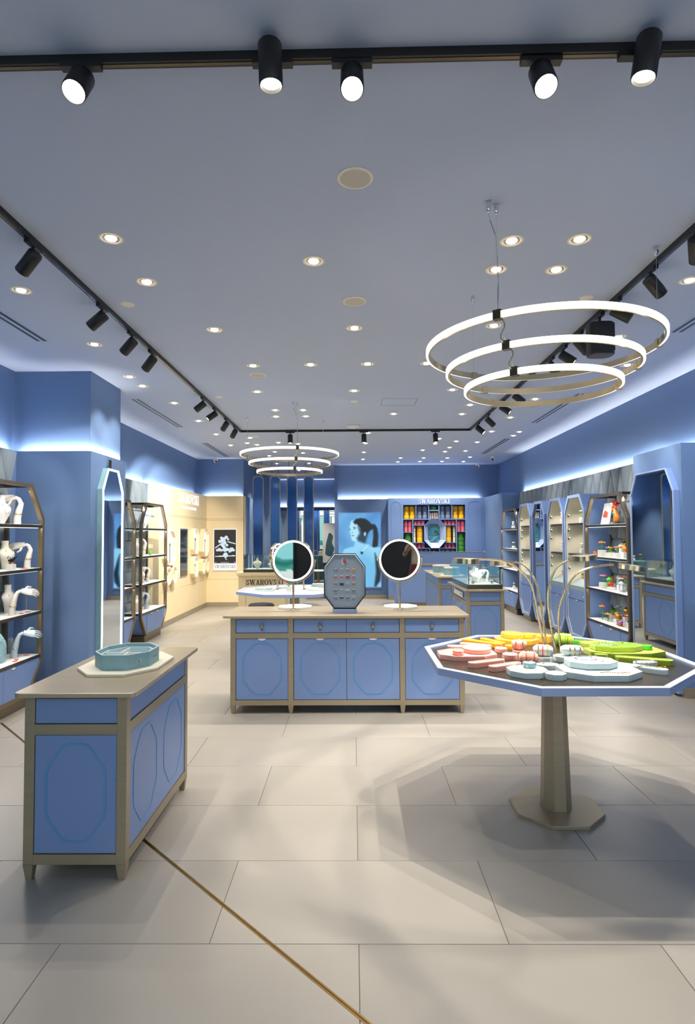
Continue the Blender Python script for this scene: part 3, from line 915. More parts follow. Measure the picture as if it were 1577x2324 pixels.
_gl = [('gooseneck lamp bent farthest left with a flat round gold head', (1.165, 3.60), [(1.135, 3.62, 1.10), (1.085, 3.63, 1.34), (.97, 3.64, 1.452), (.865, 3.65, 1.476), (.775, 3.65, 1.479)], (.70, 3.65, 1.472), (0, .03)),
       ('short gooseneck lamp bent left with its gold ring head facing out', (1.185, 3.63), [(1.178, 3.68, 1.1), (1.165, 3.74, 1.30), (1.115, 3.80, 1.42), (1.06, 3.86, 1.452)], (.985, 3.90, 1.437), (-.10, .04)),
       ('upright gooseneck lamp bent right with a flat round gold head', (1.225, 3.57), [(1.188, 3.57, 1.08), (1.172, 3.56, 1.28), (1.215, 3.55, 1.42), (1.29, 3.54, 1.476)], (1.375, 3.53, 1.492), (0, -.06)),
       ('gooseneck lamp bent farthest right with its gold head tilted down', (1.255, 3.58), [(1.235, 3.57, 1.05), (1.245, 3.56, 1.22), (1.325, 3.54, 1.38), (1.43, 3.53, 1.434), (1.55, 3.52, 1.449)], (1.655, 3.50, 1.432), (0, .17))]
for l_ in _gl: gooseneck(*l_)

# ================================================================== THINGS ON THE OCTAGONAL TABLE
def poly_tray(lab, name, c, w_, d_, h, m, rz=0, ch=.3, liner=None, lip=.006, grp=None, soft=0, cat='tray', rec=.004):
    """cut-corner tray with a sunken liner"""
    t = thing(name, lab, cat, c, rz, grp)
    o = octo(-w_ / 2, w_ / 2, -d_ / 2, d_ / 2, w_ * ch, d_ * ch)
    if soft: o = soften(o, soft, 4)
    i = shrink(o, lip)
    MB().prism(o, 0, h - rec).build('body', m, t, bevel=.002)
    MB().frame(shrink(o, .0005), i, h - rec, h).build('lip', m, t)
    MB().prism(shrink(i, .0005), h - rec, h - rec + .0012).build('liner', liner or m, t)
    return t


def jewel(parent_z, c, kind, lab, grp='jewellery on the octagonal table'):
    x, y = c; z = parent_z
    if kind == 'bangle':
        o = MB().ring((0, 0, .0022), .026, .0022, 28, 6); o = o.build('bangle', 'gold', None, True)
    elif kind == 'ring':
        o = thing('finger_ring', '', 'ring')
        MB().ring((0, 0, .009), .009, .0016, 18, 6, 'y').build('band', 'gold', o, True)
        MB().lathe([(0, -.004), (.0045, .0), (.003, .0025), (0, .003)], 8, (0, 0, .021)).build('stone', 'crystal', o)
    elif kind == 'studs':
        o = MB()
        o = thing('earrings', '', 'earrings')
        for s in (-.01, .01):
            MB().lathe([(0, 0), (.005, .002), (.003, .006), (0, .007)], 8, (s, 0, 0)).build('stone', 'gold' if s < 0 else 'crystal', o)
    elif kind == 'chain':
        mb = MB()
        pts = [(.06 * cos(k * .45 + .4) * (1 + .1 * sin(k * 3)), .042 * sin(k * .45 + .4), .0025) for k in range(12)]
        o = thing('necklace', '', 'necklace')
        for k in range(len(pts)):
            mb.ball(pts[k], .0045, .0045, .0028, 6, 4)
        for k in range(len(pts) - 1):
            mb.tube([pts[k], pts[k + 1]], .0014, 4)
        mb.build('chain', 'silver', o, True)
        MB().lathe([(0, 0), (.008, .002), (.005, .006), (0, .007)], 8, pts[-1][:2] + (0,)).build('pendant', 'coral', o)
    elif kind == 'line':
        mb = MB(); o = thing('bracelet', '', 'bracelet')
        for k in range(14): mb.ball((-.065 + .01 * k, .012 * sin(k * .5), .003), .0048, .0048, .003, 6, 4)
        mb.build('stones', 'gold', o, True)
        MB().box(.072, .082, -.004, .008, 0, .005).build('clasp', 'gold', o)
    o.location = (x, y, z)
    tag(o, lab, {'bangle': 'bangle', 'ring': 'ring', 'studs': 'earrings', 'chain': 'necklace', 'line': 'bracelet'}[kind], grp)
    return o


def pillow(lab, c, L, r, m, rz, bands, grp='bracelet pillows on the octagonal table', bm='gold'):
    """soft bolster lying along local x, ringed with bangles"""
    t = thing('bracelet_pillow', lab, 'pillow', c, rz, grp)
    secs = []
    for k in range(13):
        s = -1 + 2 * k / 12
        q = max(.25, (1 - abs(s) ** 5)) ** .5
        secs.append((s * L / 2, r * q * (1 + .03 * sin(k * 2.1)), r * q))
    rings = [[(x, ry * cos(2 * pi * j / 16), rz_ + .0 + rz_ * .0 + (r - rz_) + rz_ * sin(2 * pi * j / 16) - 0 + 0) for j in range(16)] for x, ry, rz_ in secs]
    MB().loft(rings).build('cushion', m, t, True)
    for k, x in enumerate(bands):
        o = MB().ring((x, 0, r), r * 1.03, .0028, 24, 6, 'x').build('band', bm if isinstance(bm, str) else bm[k % len(bm)], t, True)
        MB().ball((x, -r * .55, r + r * .85), .006, None, None, 8, 5).build('stone', 'crystal', o)
    return t

TR = [  # label, centre x,y, z, w, d, h, material, chamfer, liner, soft, rz
    ('large pink octagonal tray at the left of the table carrying an oval tray', .680, 3.575, ZT, .34, .245, .030, 'tray_pink', .26, None, 0, 0),
    ('pale pink oval tray on top of the large pink octagonal tray', .745, 3.605, ZT + .030, .17, .19, .024, 'tray_pink', .3, 'cream', .06, 0),
    ('tiny pink block tray on the corner of the large pink octagonal tray', .620, 3.52, ZT + .030, .062, .085, .024, 'tray_pink', .3, None, 0, 0),
    ('small round-cornered pink box with a ring in it', .926, 3.730, ZT, .074, .092, .026, 'tray_pink', .3, 'cream', .012, 0),
    ('small pink oval box with a white bed between pillow and bars', .930, 3.535, ZT, .086, .10, .028, 'tray_pink', .3, 'cream', .015, 0),
    ('small pink round box beneath the upper pink pillow', 1.010, 3.640, ZT, .068, .10, .030, 'tray_pink', .3, None, .015, 0),
    ('wide yellow octagonal tray at the back of the table', 1.110, 4.045, ZT, .28, .21, .030, 'tray_yellow', .26, None, 0, 0),
    ('yellow wedge tray stacked on the wide yellow tray', 1.095, 4.09, ZT + .030, .135, .18, .028, 'tray_yellow', .28, None, 0, .25),
    ('rearmost small yellow tray at the table edge', 1.263, 4.225, ZT, .115, .065, .030, 'tray_yellow', .25, None, 0, 0),
    ('low yellow round tray in front of the yellow stack', 1.027, 3.83, ZT, .10, .075, .022, 'tray_yellow', .3, None, .02, 0),
    ('yellow octagonal tray right of the yellow stack, behind the lamps', 1.305, 4.08, ZT, .10, .13, .045, 'tray_yellow', .28, None, 0, 0),
    ('small yellow tray stacked at the right of the wide yellow tray', 1.195, 4.08, ZT + .030, .095, .10, .024, 'tray_yellow', .28, None, 0, 0),
    ('small green dish with a bright green rim behind the bangle roll', 1.511, 3.985, ZT, .10, .085, .026, 'leaf_green', .3, 'felt_green', .01, 0),
    ('olive green hexagonal tray partly behind the green stack', 1.585, 3.885, ZT, .20, .12, .030, 'tray_green', .25, None, 0, 0),
    ('olive green octagonal tray with felt bed and a curled necklace', 1.615, 3.66, ZT + .030, .29, .19, .028, 'tray_green', .26, 'felt_green', 0, 0),
    ('large olive green octagonal base tray at the right of the table', 1.655, 3.64, ZT, .45, .25, .030, 'tray_green', .26, None, 0, 0),
    ('small bright green dish on the end of the large green tray', 1.800, 3.66, ZT + .030, .066, .08, .024, 'leaf_green', .3, 'felt_green', .01, 0),
    ('tiny olive block tray in front of the large green tray', 1.462, 3.512, ZT, .072, .045, .030, 'tray_green', .25, None, .01, 0),
    ('grey-blue octagonal tray at the front left with a small box on it', .914, 3.134, ZT, .20, .20, .030, 'tray_blue', .29, None, 0, 0),
    ('small grey-blue octagonal box of earrings standing on a tray', .940, 3.182, ZT + .030, .066, .066, .024, 'teal_box', .29, 'cream', 0, 0),
    ('small empty grey-blue octagonal box at the front edge of the table', 1.032, 3.045, ZT, .102, .10, .030, 'tray_blue', .29, 'white', 0, 0),
    ('slim grey-blue oval tray with gold studs behind the small empty box', 1.070, 3.283, ZT, .122, .085, .022, 'tray_blue', .3, 'cream', .02, 0),
    ('grey-blue block under the floral pillow', 1.105, 3.448, ZT, .085, .09, .030, 'tray_blue', .28, 'white', 0, 0),
    ('grey-blue octagonal block under the pale blue pillow', 1.249, 3.470, ZT, .155, .115, .030, 'tray_blue', .28, None, 0, 0),
    ('largest grey-blue octagonal tray at the front of the table', 1.285, 3.130, ZT, .40, .32, .032, 'tray_blue', .28, 'teal_light', 0, 0),
    ('grey-blue octagonal tray stacked on the largest grey-blue tray', 1.275, 3.200, ZT + .032, .255, .20, .030, 'tray_blue', .27, 'teal_light', 0, 0),
    ('white oval dish holding a coral pendant at the right', 1.628, 3.322, ZT, .13, .072, .024, 'tray_blue', .3, 'white', .03, 0),
]
for r_ in TR:
    poly_tray(r_[0], 'jewellery_tray', (r_[1], r_[2], r_[3]), r_[4], r_[5], r_[6], r_[7], r_[11], r_[8], r_[9], grp='trays on the octagonal table', soft=r_[10])
for lab, a, b, w_, m, h in [
    ('pale pink bar tray farthest left at the back of the pink group', (.60, 3.80), (.80, 3.77), .07, 'tray_pink', .028),
    ('pink bar tray behind the oval pink tray', (.70, 3.90), (.88, 3.80), .06, 'tray_pink', .028),
    ('front left slim pink bar tray', (.640, 3.296), (.855, 3.396), .055, 'tray_pink', .028),
    ('second slim pink bar tray nearer the middle', (.735, 3.205), (.925, 3.312), .055, 'tray_pink', .028),
    ('long yellow bar tray at the left of the yellow group', (.745, 4.055), (.950, 3.860), .055, 'tray_yellow', .028),
    ('shorter yellow bar tray crossing beside the long yellow one', (.885, 4.105), (.990, 3.905), .050, 'tray_yellow', .024),
    ('long olive green bar tray at the right front', (1.520, 3.455), (1.790, 3.335), .065, 'tray_green', .030),
    ('long grey-blue bar tray pointing at the table corner', (1.430, 3.300), (1.645, 3.115), .060, 'tray_blue', .028)]:
    dx, dy = b[0] - a[0], b[1] - a[1]
    L = sqrt(dx * dx + dy * dy)
    t = thing('bar_tray', lab, 'tray', ((a[0] + b[0]) / 2, (a[1] + b[1]) / 2, ZT), atan2(dy, dx), 'bar trays on the octagonal table')
    o = octo(-L / 2, L / 2, -w_ / 2, w_ / 2, w_ * .28)
    MB().prism(o, 0, h - .003).build('body', m, t, bevel=.002)
    MB().frame(shrink(o, .0005), shrink(o, .006), h - .003, h).build('lip', m, t)
    MB().prism(shrink(o, .018), h - .003, h - .0005).build('liner', 'cream' if m != 'tray_green' and m != 'tray_yellow' else m, t)

pillow('pink bracelet pillow lying behind the striped one', (1.020, 3.655, ZT + .031), .09, .030, 'tray_pink', -.25, [-.02, .0, .02], bm=['gold', 'box_cream'])
pillow('front pink bracelet pillow wrapped in pink bands', (1.000, 3.400, ZT), .105, .034, 'tray_pink', -.15, [-.03, -.015, .0, .015, .03], bm=['box_cream', 'coral', 'tray_pink'])
pillow('floral pale blue bracelet pillow with gold bangles', (1.105, 3.465, ZT + .031), .11, .032, 'tray_blue', -.35, [-.025, .0, .025], bm=['gold', 'red', 'tray_yellow'])
pillow('pale blue bracelet pillow with two gold bangles right of the lamps', (1.275, 3.475, ZT + .031), .125, .030, 'tray_blue', -.2, [-.012, .014, .045])
pillow('green roll wrapped with leaf-green bangles behind the lamps', (1.385, 3.915, ZT + .0), .12, .042, 'tray_green', -.45, [-.045, -.03, -.015, 0, .015, .03, .045], bm=['tray_green', 'leaf_green', 'felt_green'])
for a in [(ZT + .0312, (.86, 3.13), 'ring', 'gold ring on the octagonal grey-blue tray, left'), (ZT + .0312, (.90, 3.09), 'ring', 'gold ring on the octagonal grey-blue tray, right'),
          (ZT + .0562, (.945, 3.185), 'studs', 'stud earrings in the small octagonal box'), (ZT + .0232, (1.06, 3.285), 'studs', 'gold studs on the slim oval tray'),
          (ZT + .0332, (1.32, 3.02), 'line', 'gold stone bracelet lying on the largest grey-blue tray'), (ZT + .0632, (1.26, 3.22), 'chain', 'necklace with coral pendant on the stacked grey-blue tray'),
          (ZT + .0632, (1.33, 3.15), 'studs', 'dark stone earrings on the stacked grey-blue tray'), (ZT + .0595, (1.57, 3.66), 'chain', 'silver necklace curled on the green felt tray'),
          (ZT + .0595, (1.68, 3.69), 'studs', 'earrings on the green felt tray'), (ZT, (.975, 3.05), 'bangle', 'thin gold bangle lying by the small empty box'),
          (ZT + .0552, (.735, 3.56), 'ring', 'ring standing on the pink oval tray'), (ZT + .0282, (.926, 3.73), 'ring', 'ring in the small pink box'),
          (ZT + .0252, (1.63, 3.32), 'chain', 'coral pendant necklace in the white oval dish'), (ZT + .0292, (1.58, 3.17), 'line', 'gold bracelet on the long grey-blue bar tray')]:
    jewel(*a)

# ================================================================== LEFT COUNTER: plate and jewel box
ZC = HB + .022
t = thing('display_plate', 'cream octagonal display plate under the teal jewel box', 'plate', (-1.302, 3.385, ZC))
o = octo(-.222, .222, -.305, .305, .125, .16)
MB().prism(o, 0, .016).build('slab', 'cream', t, bevel=.003)
t = thing('jewel_box', 'open teal octagonal jewel box with white compartments on a cream plate', 'box', (-1.288, 3.352, ZC + .016))
o = octo(-.152, .152, -.185, .185, .083, .105)
MB().frame(o, shrink(o, .010), 0, .078).build('wall', 'teal_box', t, bevel=.0015)
MB().frame(shrink(o, .0005), shrink(o, .0095), .078, .081).build('rim', 'teal_light', t)
MB().prism(shrink(o, .0105), 0, .030).build('bed', 'teal_light', t)
MB().frame(shrink(o, .0105), shrink(o, .026), .030, .060).build('inner_lip', 'teal_light', t)
for bx in ((-.122, .122, -.004, .004), (-.004, .004, -.155, -.004), (-.05, -.042, .004, .15)):
    B(bx[0], bx[1], bx[2], bx[3], .030, .058).build('divider', 'white', t)
MB().ring((0, 0, 0), .013, .0014, 20, 5, 'y').build('emblem', 'silver', t, M=Matrix.Translation((.112, -.1335, .04)) @ Matrix.Rotation(rad(52), 4, 'Z') @ Matrix.Translation((0, -.001, 0)))
lettering('SWAROVSKI', .062, .010, .0008, 'silver', t, Matrix.Translation((.1525, 0.0, .034)) @ Matrix.Rotation(pi / 2, 4, 'Z'))
t = jewel(ZC + .016 + .031, (-1.25, 3.40), 'bangle', 'thin gold bangle inside the open teal jewel box', None)

# ================================================================== ISLAND: two round mirrors and the earring board
def round_mirror(lab, c, z0, H, R, yaw, grp, ba=.165):
    t = thing('table_mirror', lab, 'mirror', (c[0], c[1], z0), yaw, grp)
    MB().prism(regoct(ba, (0, ba - .087)), 0, .022).build('base', 'white', t, bevel=.002)
    MB().tube([(0, -.10, .0), (0, -.10, H - R + .0)], .010, 12).build('stem', 'champagne', t, True)
    MB().lathe([(.018, 0), (.018, .006), (.011, .012)], 16, (0, -.10, 0)).build('collar', 'champagne', t, True)
    N = 48
    circ = lambda r: [(r * cos(2 * pi * k / N), H + r * sin(2 * pi * k / N)) for k in range(N)]
    MB().frame(circ(R), circ(R - .006), -.118, -.082, 'y').build('rim', 'champagne', t, True)
    MB().prism(circ(R - .005), -.114, -.084, 'y').build('back', 'champagne', t)
    MB().frame(circ(R - .006), circ(R - .024), -.1185, -.1145, 'y').build('light_ring', 'mirror_led', t)
    MB().prism(circ(R - .024), -.1175, -.114, 'y').build('mirror_glass', 'mirror', t)
    for s in (-1, 1):
        MB().ball((s * (R + .010), -.10, H), .012).build('pivot', 'champagne', t, True)
    MB().tube([((R + .010) * cos(pi + pi * k / 16), -.088, H + (R + .010) * sin(pi + pi * k / 16)) for k in range(17)], .005, 6).build('yoke', 'champagne', t, True)
    return t
round_mirror('left round lit table mirror on the island counter', (-.592, 5.865), ZC, .485, .205, 0, 'round mirrors on the island')
round_mirror('right round lit table mirror on the island counter', (.462, 5.86), ZC, .492, .205, rad(-6), 'round mirrors on the island')

t = thing('earring_display', 'octagonal grey earring board with dark edge between the two round mirrors', 'earring stand', (-.085, 5.60, ZC))
MB().prism(octo(-.115, .115, -.06, .06, .03), 0, .035).build('foot', 'rim_side', t, bevel=.003)
o = octo(-.198, .198, .037, .56, .095, .125)
BT = Matrix.Rotation(rad(-4), 4, 'X')
MB().frame(o, shrink(o, .007), -.03, .03, 'y').build('frame', 'black_gloss', t, M=BT)
MB().frame(shrink(o, .0072), shrink(o, .014), -.022, .02, 'y').build('bevel_edge', 'silver', t, M=BT)
MB().prism(shrink(o, .0142), -.010, .02, 'y').build('board', 'board_grey', t, M=BT)
MB().ring((0, -.012, .487), .026, .003, 28, 6, 'y', .036).build('emblem_ring', 'silver', t, True, M=BT)
MB().ell([(0, 0, -.02, .006, .003), (.004, 0, -.006, .013, .004), (-.002, 0, .008, .008, .003), (-.006, 0, .02, .004, .002)], 10).build('emblem', 'red', t, True, M=BT @ Matrix.Translation((0, -.012, .486)))
_ecol = ['silver', 'silver', 'orange', 'tray_yellow', 'box_pink', 'amber', 'red', 'box_pink', 'brass', 'black_gloss', 'silver', 'coral', 'silver', 'silver', 'mannequin_grey', 'silver', 'violet', 'black_gloss', 'silver', 'mannequin_grey']
for r_ in range(5):
    for c_ in range(4):
        x = -.086 + .057 * c_; z = .408 - .066 * r_
        e = thing('earring_pair', ['first', 'second', 'third', 'fourth', 'fifth'][r_] + ' row from the top, ' + ['leftmost', 'second', 'third', 'rightmost'][c_] + ' pair of earrings on the octagonal board', 'earrings',
                  tuple(Vector((-.085, 5.60, ZC)) + BT @ Vector((x, -.012, z))), 0, 'earrings on the octagonal board')
        m = _ecol[r_ * 4 + c_]
        for s in (-.010, .010):
            if (r_ + c_) % 3 == 0: MB().ring((s, -.003, -.008), .0075, .0026, 14, 6, 'y', .011).build('hoop', m, e, True)
            elif (r_ + c_) % 3 == 1: MB().ell([(s, -.003, -.02, .002, .002), (s, -.003, -.012, .007, .004), (s, -.003, 0, .003, .002)], 8).build('drop', m, e, True)
            else: MB().ball((s, -.003, -.006), .0065, .004, .009, 8, 5).build('stone', m, e, True)
        B(-.014, .014, -.0015, .0, .003, .008).build('card', 'white', e)

# ================================================================== WALL UNITS
RW, LW = -pi / 2, pi / 2      # facing the room from the right wall / from the left wall

def shelf_unit(lab, loc, rz, W, dep=.40, ret=True, liner='white'):
    """octagonal bronze frame with four lit shelves over a blue cupboard; front at local y=0"""
    t = thing('shelf_unit', lab, 'shelf unit', loc, rz, 'bronze framed shelf units')
    a = W / 2
    o = octo(-a, a, .10, 2.15, .22, .29, .33)
    i = octo(-a + .036, a - .036, .136, 2.114, .21, .275, .315)
    MB().frame(o, i, 0, .045, 'y').build('frame', 'bronze_frame', t, bevel=.002)
    MB().frame(o, i, dep - .045, dep - .01, 'y').build('rear_frame', 'bronze_frame', t)
    for s in (-1, 1):
        x = s * (a - .235)
        B(min(x, x + s * .03), max(x, x + s * .03), .045, dep - .045, 2.114, 2.148).build('return_bar', 'bronze_dark', t)
    for z in (.46, .89, 1.32, 1.75):
        sh = B(-a + .036, a - .036, .004, dep - .05, z - .028, z).build('shelf', 'bronze_dark', t, bevel=.002)
        B(-a + .045, a - .045, .012, dep - .055, z, z + .003).build('liner', liner, sh)
        if z > .5:
            B(-a + .06, a - .06, .03, .040, z - .033, z - .028).build('light_strip', 'shelf_led', sh)
    cup = MB()
    co = [(-a + .24, .11), (a - .24, .11), (a - .03, .385), (a - .03, .43), (-a + .03, .43), (-a + .03, .385)]
    cup.prism(co, .012, dep - .02, 'y'); cb = cup.build('cupboard', 'lacquer', t)
    for s in (-1, 1):
        pts = [(s * .002, .115), (s * (a - .27), .115), (s * (a - .27), .425), (s * .002, .425)]
        d = MB().prism(pts, .006, .0115, 'y').build('door', 'lacquer', t)
        hp = [(s * .14 + .03 * cos(pi + pi * j / 10), .425 + .014 * sin(pi + pi * j / 10)) for j in range(11)]
        MB().prism(hp, -.004, .006, 'y').build('pull', 'white', d)
        MB().lathe([(0, 0), (.006, 0), (.006, .003)], 10).build('lock', 'silver', d, M=Matrix.Translation((s * (a - .31), .006, .39)) @ Matrix.Rotation(pi / 2, 4, 'X'))
    B(-a + .22, a - .22, .03, dep - .02, 0, .10).build('kick_plate', 'bronze_frame', t)
    B(-.05, .05, .05, .11, 2.09, 2.112).build('lamp_head', 'black', t)
    for z in (2.08, 1.715, 1.285, .855):
        l = area('shelf_strip', (0, .05, z), W * .8, .02, 3.2, NEUT, (rad(-22), 0, 0)); l.parent = t
    return t

_SR = [('bronze framed shelf unit on the right wall beside the mirrored column', 7.66, 1.30), ('farthest bronze framed shelf unit on the right wall', 12.35, 1.30)]
for lab, y, W in _SR:
    shelf_unit(lab, (3.262, y, 0), RW, W)
_SL = [('bronze framed shelf unit at the left picture edge', 5.27, 1.30), ('bronze framed shelf unit half hidden behind the left column', 7.93, 1.25), ('bronze framed shelf unit next to the cream wall', 9.39, 1.20)]
for lab, y, W in _SL:
    shelf_unit(lab, (-3.135 if y < 6 else -3.18, y, 0), LW, W, .40 if y < 6 else .37)

def arch_case(lab, y, W=.78, dep=.38, mirror=False):
    """tall cut-corner showcase with pale edge, front at local y=0"""
    t = thing('showcase_mirror' if mirror else 'arch_showcase', lab, 'mirror' if mirror else 'showcase', (3.275, y, 0), RW, None if mirror else 'arched blue showcases')
    a = W / 2
    o = octo(-a, a, .09, 2.21, .165, .24)
    i = octo(-a + .045, a - .045, .135, 2.165, .15, .225)
    MB().frame(o, i, .012, dep, 'y').build('shell', 'lacquer', t)
    MB().frame(o, i, 0, .012, 'y').build('edge', 'case_blue', t, bevel=.002)
    B(-a + .17, a - .17, .03, dep, 0, .09).build('kick_plate', 'bronze', t)
    if mirror:
        MB().prism(shrink(i, -.001), .03, .04, 'y').build('mirror_glass', 'mirror', t)
        return t
    ib = octo(-a + .046, a - .046, .136, 2.164, .15, .225)
    MB().prism(ib, dep - .03, dep - .01, 'y').build('back_panel', 'cream', t)
    MB().frame(shrink(i, .0005), shrink(i, .007), .02, dep - .03, 'y').build('lining', 'cream', t)
    for z in (1.335, 1.79):
        B(-a + .045, a - .045, .04, dep - .03, z - .03, z).build('shelf', 'bronze_dark', t)
    MB().prism([(.03, .86), (dep - .03, 1.02), (dep - .03, .90), (.03, .80)], -a + .046, a - .046, 'x').build('display_slope', 'grey_fabric', t)
    d = MB().prism([(-a + .19, .137), (a - .19, .137), (a - .047, .355), (a - .047, .80), (-a + .047, .80), (-a + .047, .355)], .03, .06, 'y').build('door', 'lacquer', t)
    B(-a + .047, a - .047, .026, .03, .655, .66).build('seam', 'bronze_dark', d)
    for x in (-a + .12, a - .12):
        MB().ball((x, .018, .72), .014).build('lock', 'silver', d, True)
    MB().prism([(.03 * cos(pi + pi * j / 10), .652 + .014 * sin(pi + pi * j / 10)) for j in range(11)], .018, .03, 'y').build('pull', 'white', d)
    for k, z in enumerate((1.1, 1.24, 1.55, 1.68, 1.9)):
        MB().lathe([(.012, 0), (.012, .03)], 10).build('mini_spot', 'black', t, M=Matrix.Translation((-a + .055, .05, z)) @ Matrix.Rotation(rad(60), 4, 'Y'))
        MB().ball((-a + .088, .05, z + .02), .006, None, None, 8, 5).build('mini_lens', 'lens_track', t)
    sp = spot(t, (0, .06, 2.12), (0, .35, -1), 9, WARM, 130, .6, .02)
    spot(t, (0, .06, 1.74), (0, .4, -.8), 6.0, WARM, 140, .6, .02)
    spot(t, (0, .06, 1.28), (0, .4, -.8), 6.0, WARM, 140, .6, .02)
    return t
arch_case('arched blue showcase next to the far shelf unit', 11.28)
arch_case('tall octagonal wall mirror between the blue showcases', 10.45, .72, .3, True)
arch_case('second arched blue showcase from the mirrored column, middle of the row', 9.565, .76)
arch_case('nearest arched blue showcase beside the crystal figurine shelves', 8.745, .80)

# mirrors on the two columns
def column_mirror(lab, loc, rz, W, z0, z1, lit):
    t = thing('column_mirror', lab, 'mirror', loc, rz)
    a = W / 2
    o = octo(-a, a, z0, z1, .14, .001, .24); ed = .020 if lit else .014; i = shrink(o, ed)
    MB().frame(o, i, .001, .06, 'y').build('frame', 'lacquer' if not lit else 'teal_box', t)
    MB().frame(o, i, -.008, .001, 'y').build('light_edge', 'led_white' if lit else 'case_blue', t)
    MB().prism(shrink(o, ed - .0005), .0, .012, 'y').build('mirror_glass', 'mirror', t)
    if lit:
        B(-.02, -.006, .03, .045, z1, z1 + .11).build('hanger', 'bronze_dark', t)
        B(.006, .02, .03, .045, z1, z1 + .11).build('hanger', 'bronze_dark', t)
    return t
column_mirror('tall lit cut-corner mirror hung on the left blue column', (-2.727, 6.62, 0), LW, .56, .32, 2.39, True)
column_mirror('tall cut-corner mirror set in the right blue column', (3.238, 6.40, 0), RW, .92, .03, 2.31, False)
tag(B(3.40, 3.66, 5.55, 5.885, .885, .905).build('wall_ledge', 'white'), 'white ledge jutting in at the right picture edge', 'ledge')

# ================================================================== DISPLAY FIGURES
def hand_mesh(mb, wrist, d, up, s=1.0, spread=.22):
    """mannequin hand: palm and five fingers of unequal length"""
    d = Vector(d).normalized(); up = (Vector(up) - d * Vector(up).dot(d)).normalized(); sd = d.cross(up)
    w0 = Vector(wrist)
    mb.loft([[w0 + d * a * s + (sd * rx * cos(2 * pi * k / 10) + up * ry * sin(2 * pi * k / 10)) * s for k in range(10)] for a, rx, ry in ((0, .020, .016), (.03, .030, .015), (.065, .036, .013), (.085, .034, .010))])
    for j, (off, L) in enumerate(((-.027, .060), (-.009, .072), (.010, .068), (.027, .050))):
        b = w0 + (d * .078 + sd * off) * s
        dd = (d + sd * off * spread * 22 * .25 - up * .12).normalized()
        m1 = b + dd * L * .5 * s; m2 = m1 + (dd - up * .55).normalized() * L * .5 * s
        mb.tube([b, m1, m2], [.0085 * s, .0075 * s, .005 * s], 7)
    b = w0 + (d * .03 - sd * .028) * s
    m1 = b + (d * .5 - sd * .8 - up * .2).normalized() * .032 * s
    mb.tube([b, m1, m1 + (d - sd * .25 - up * .3).normalized() * .028 * s], [.010 * s, .009 * s, .006 * s], 7)


def arm_display(lab, loc, rz, h=.28, m='mannequin', grp='mannequin hands', lean=.03, reach=-1, cuff='gold'):
    t = thing('hand_display', lab, 'hand display', loc, rz, grp)
    mb = MB()
    s = h / .28
    P = [(0, 0, 0), (0, 0, .06 * s), (lean * .5 * s, 0, .14 * s), (lean * s, 0, .20 * s), (lean * s + reach * .02 * s, 0, .245 * s), (lean * s + reach * .055 * s, 0, .262 * s)]
    mb.tube(P, [.036 * s, .034 * s, .030 * s, .024 * s, .020 * s, .019 * s], 12)
    hand_mesh(mb, P[-1], (reach, 0, -.18), (0, -.75, .65), s * 1.3)
    mb.build('arm', m, t, True)
    MB().ring((lean * .3 * s, 0, .10 * s), .036 * s, .003, 20, 6).build('bracelet', cuff, t, True)
    return t


def bust_display(lab, loc, rz, h=.26, m='mannequin', grp='necklace busts', chain='gold'):
    t = thing('bust_display', lab, 'bust', loc, rz, grp)
    s = h / .26
    secs = [(0, .012, 0, .030, .024), (0, .010, .012, .036, .028), (0, .002, .05, .058, .032), (0, -.006, .10, .090, .037), (0, -.004, .14, .112, .037), (0, .004, .163, .106, .034), (0, .010, .180, .072, .032), (0, .013, .197, .038, .030), (0, .015, .225, .031, .028), (0, .015, .262, .034, .030)]
    MB().ell([tuple(q * s for q in e) for e in secs], 18).build('body', m, t, True)
    pts = []
    for k in range(15):
        a = pi + pi * k / 14
        pts.append((.048 * s * cos(a), (-.022 - .024 * abs(sin(a))) * s, (.175 + .085 * sin(a)) * s))
    c = MB().tube(pts, .0026, 5).build('necklace', chain, t, True)
    MB().ball((0, -.05 * s, .082 * s), .009 * s).build('pendant', 'crystal', c, True)
    return t


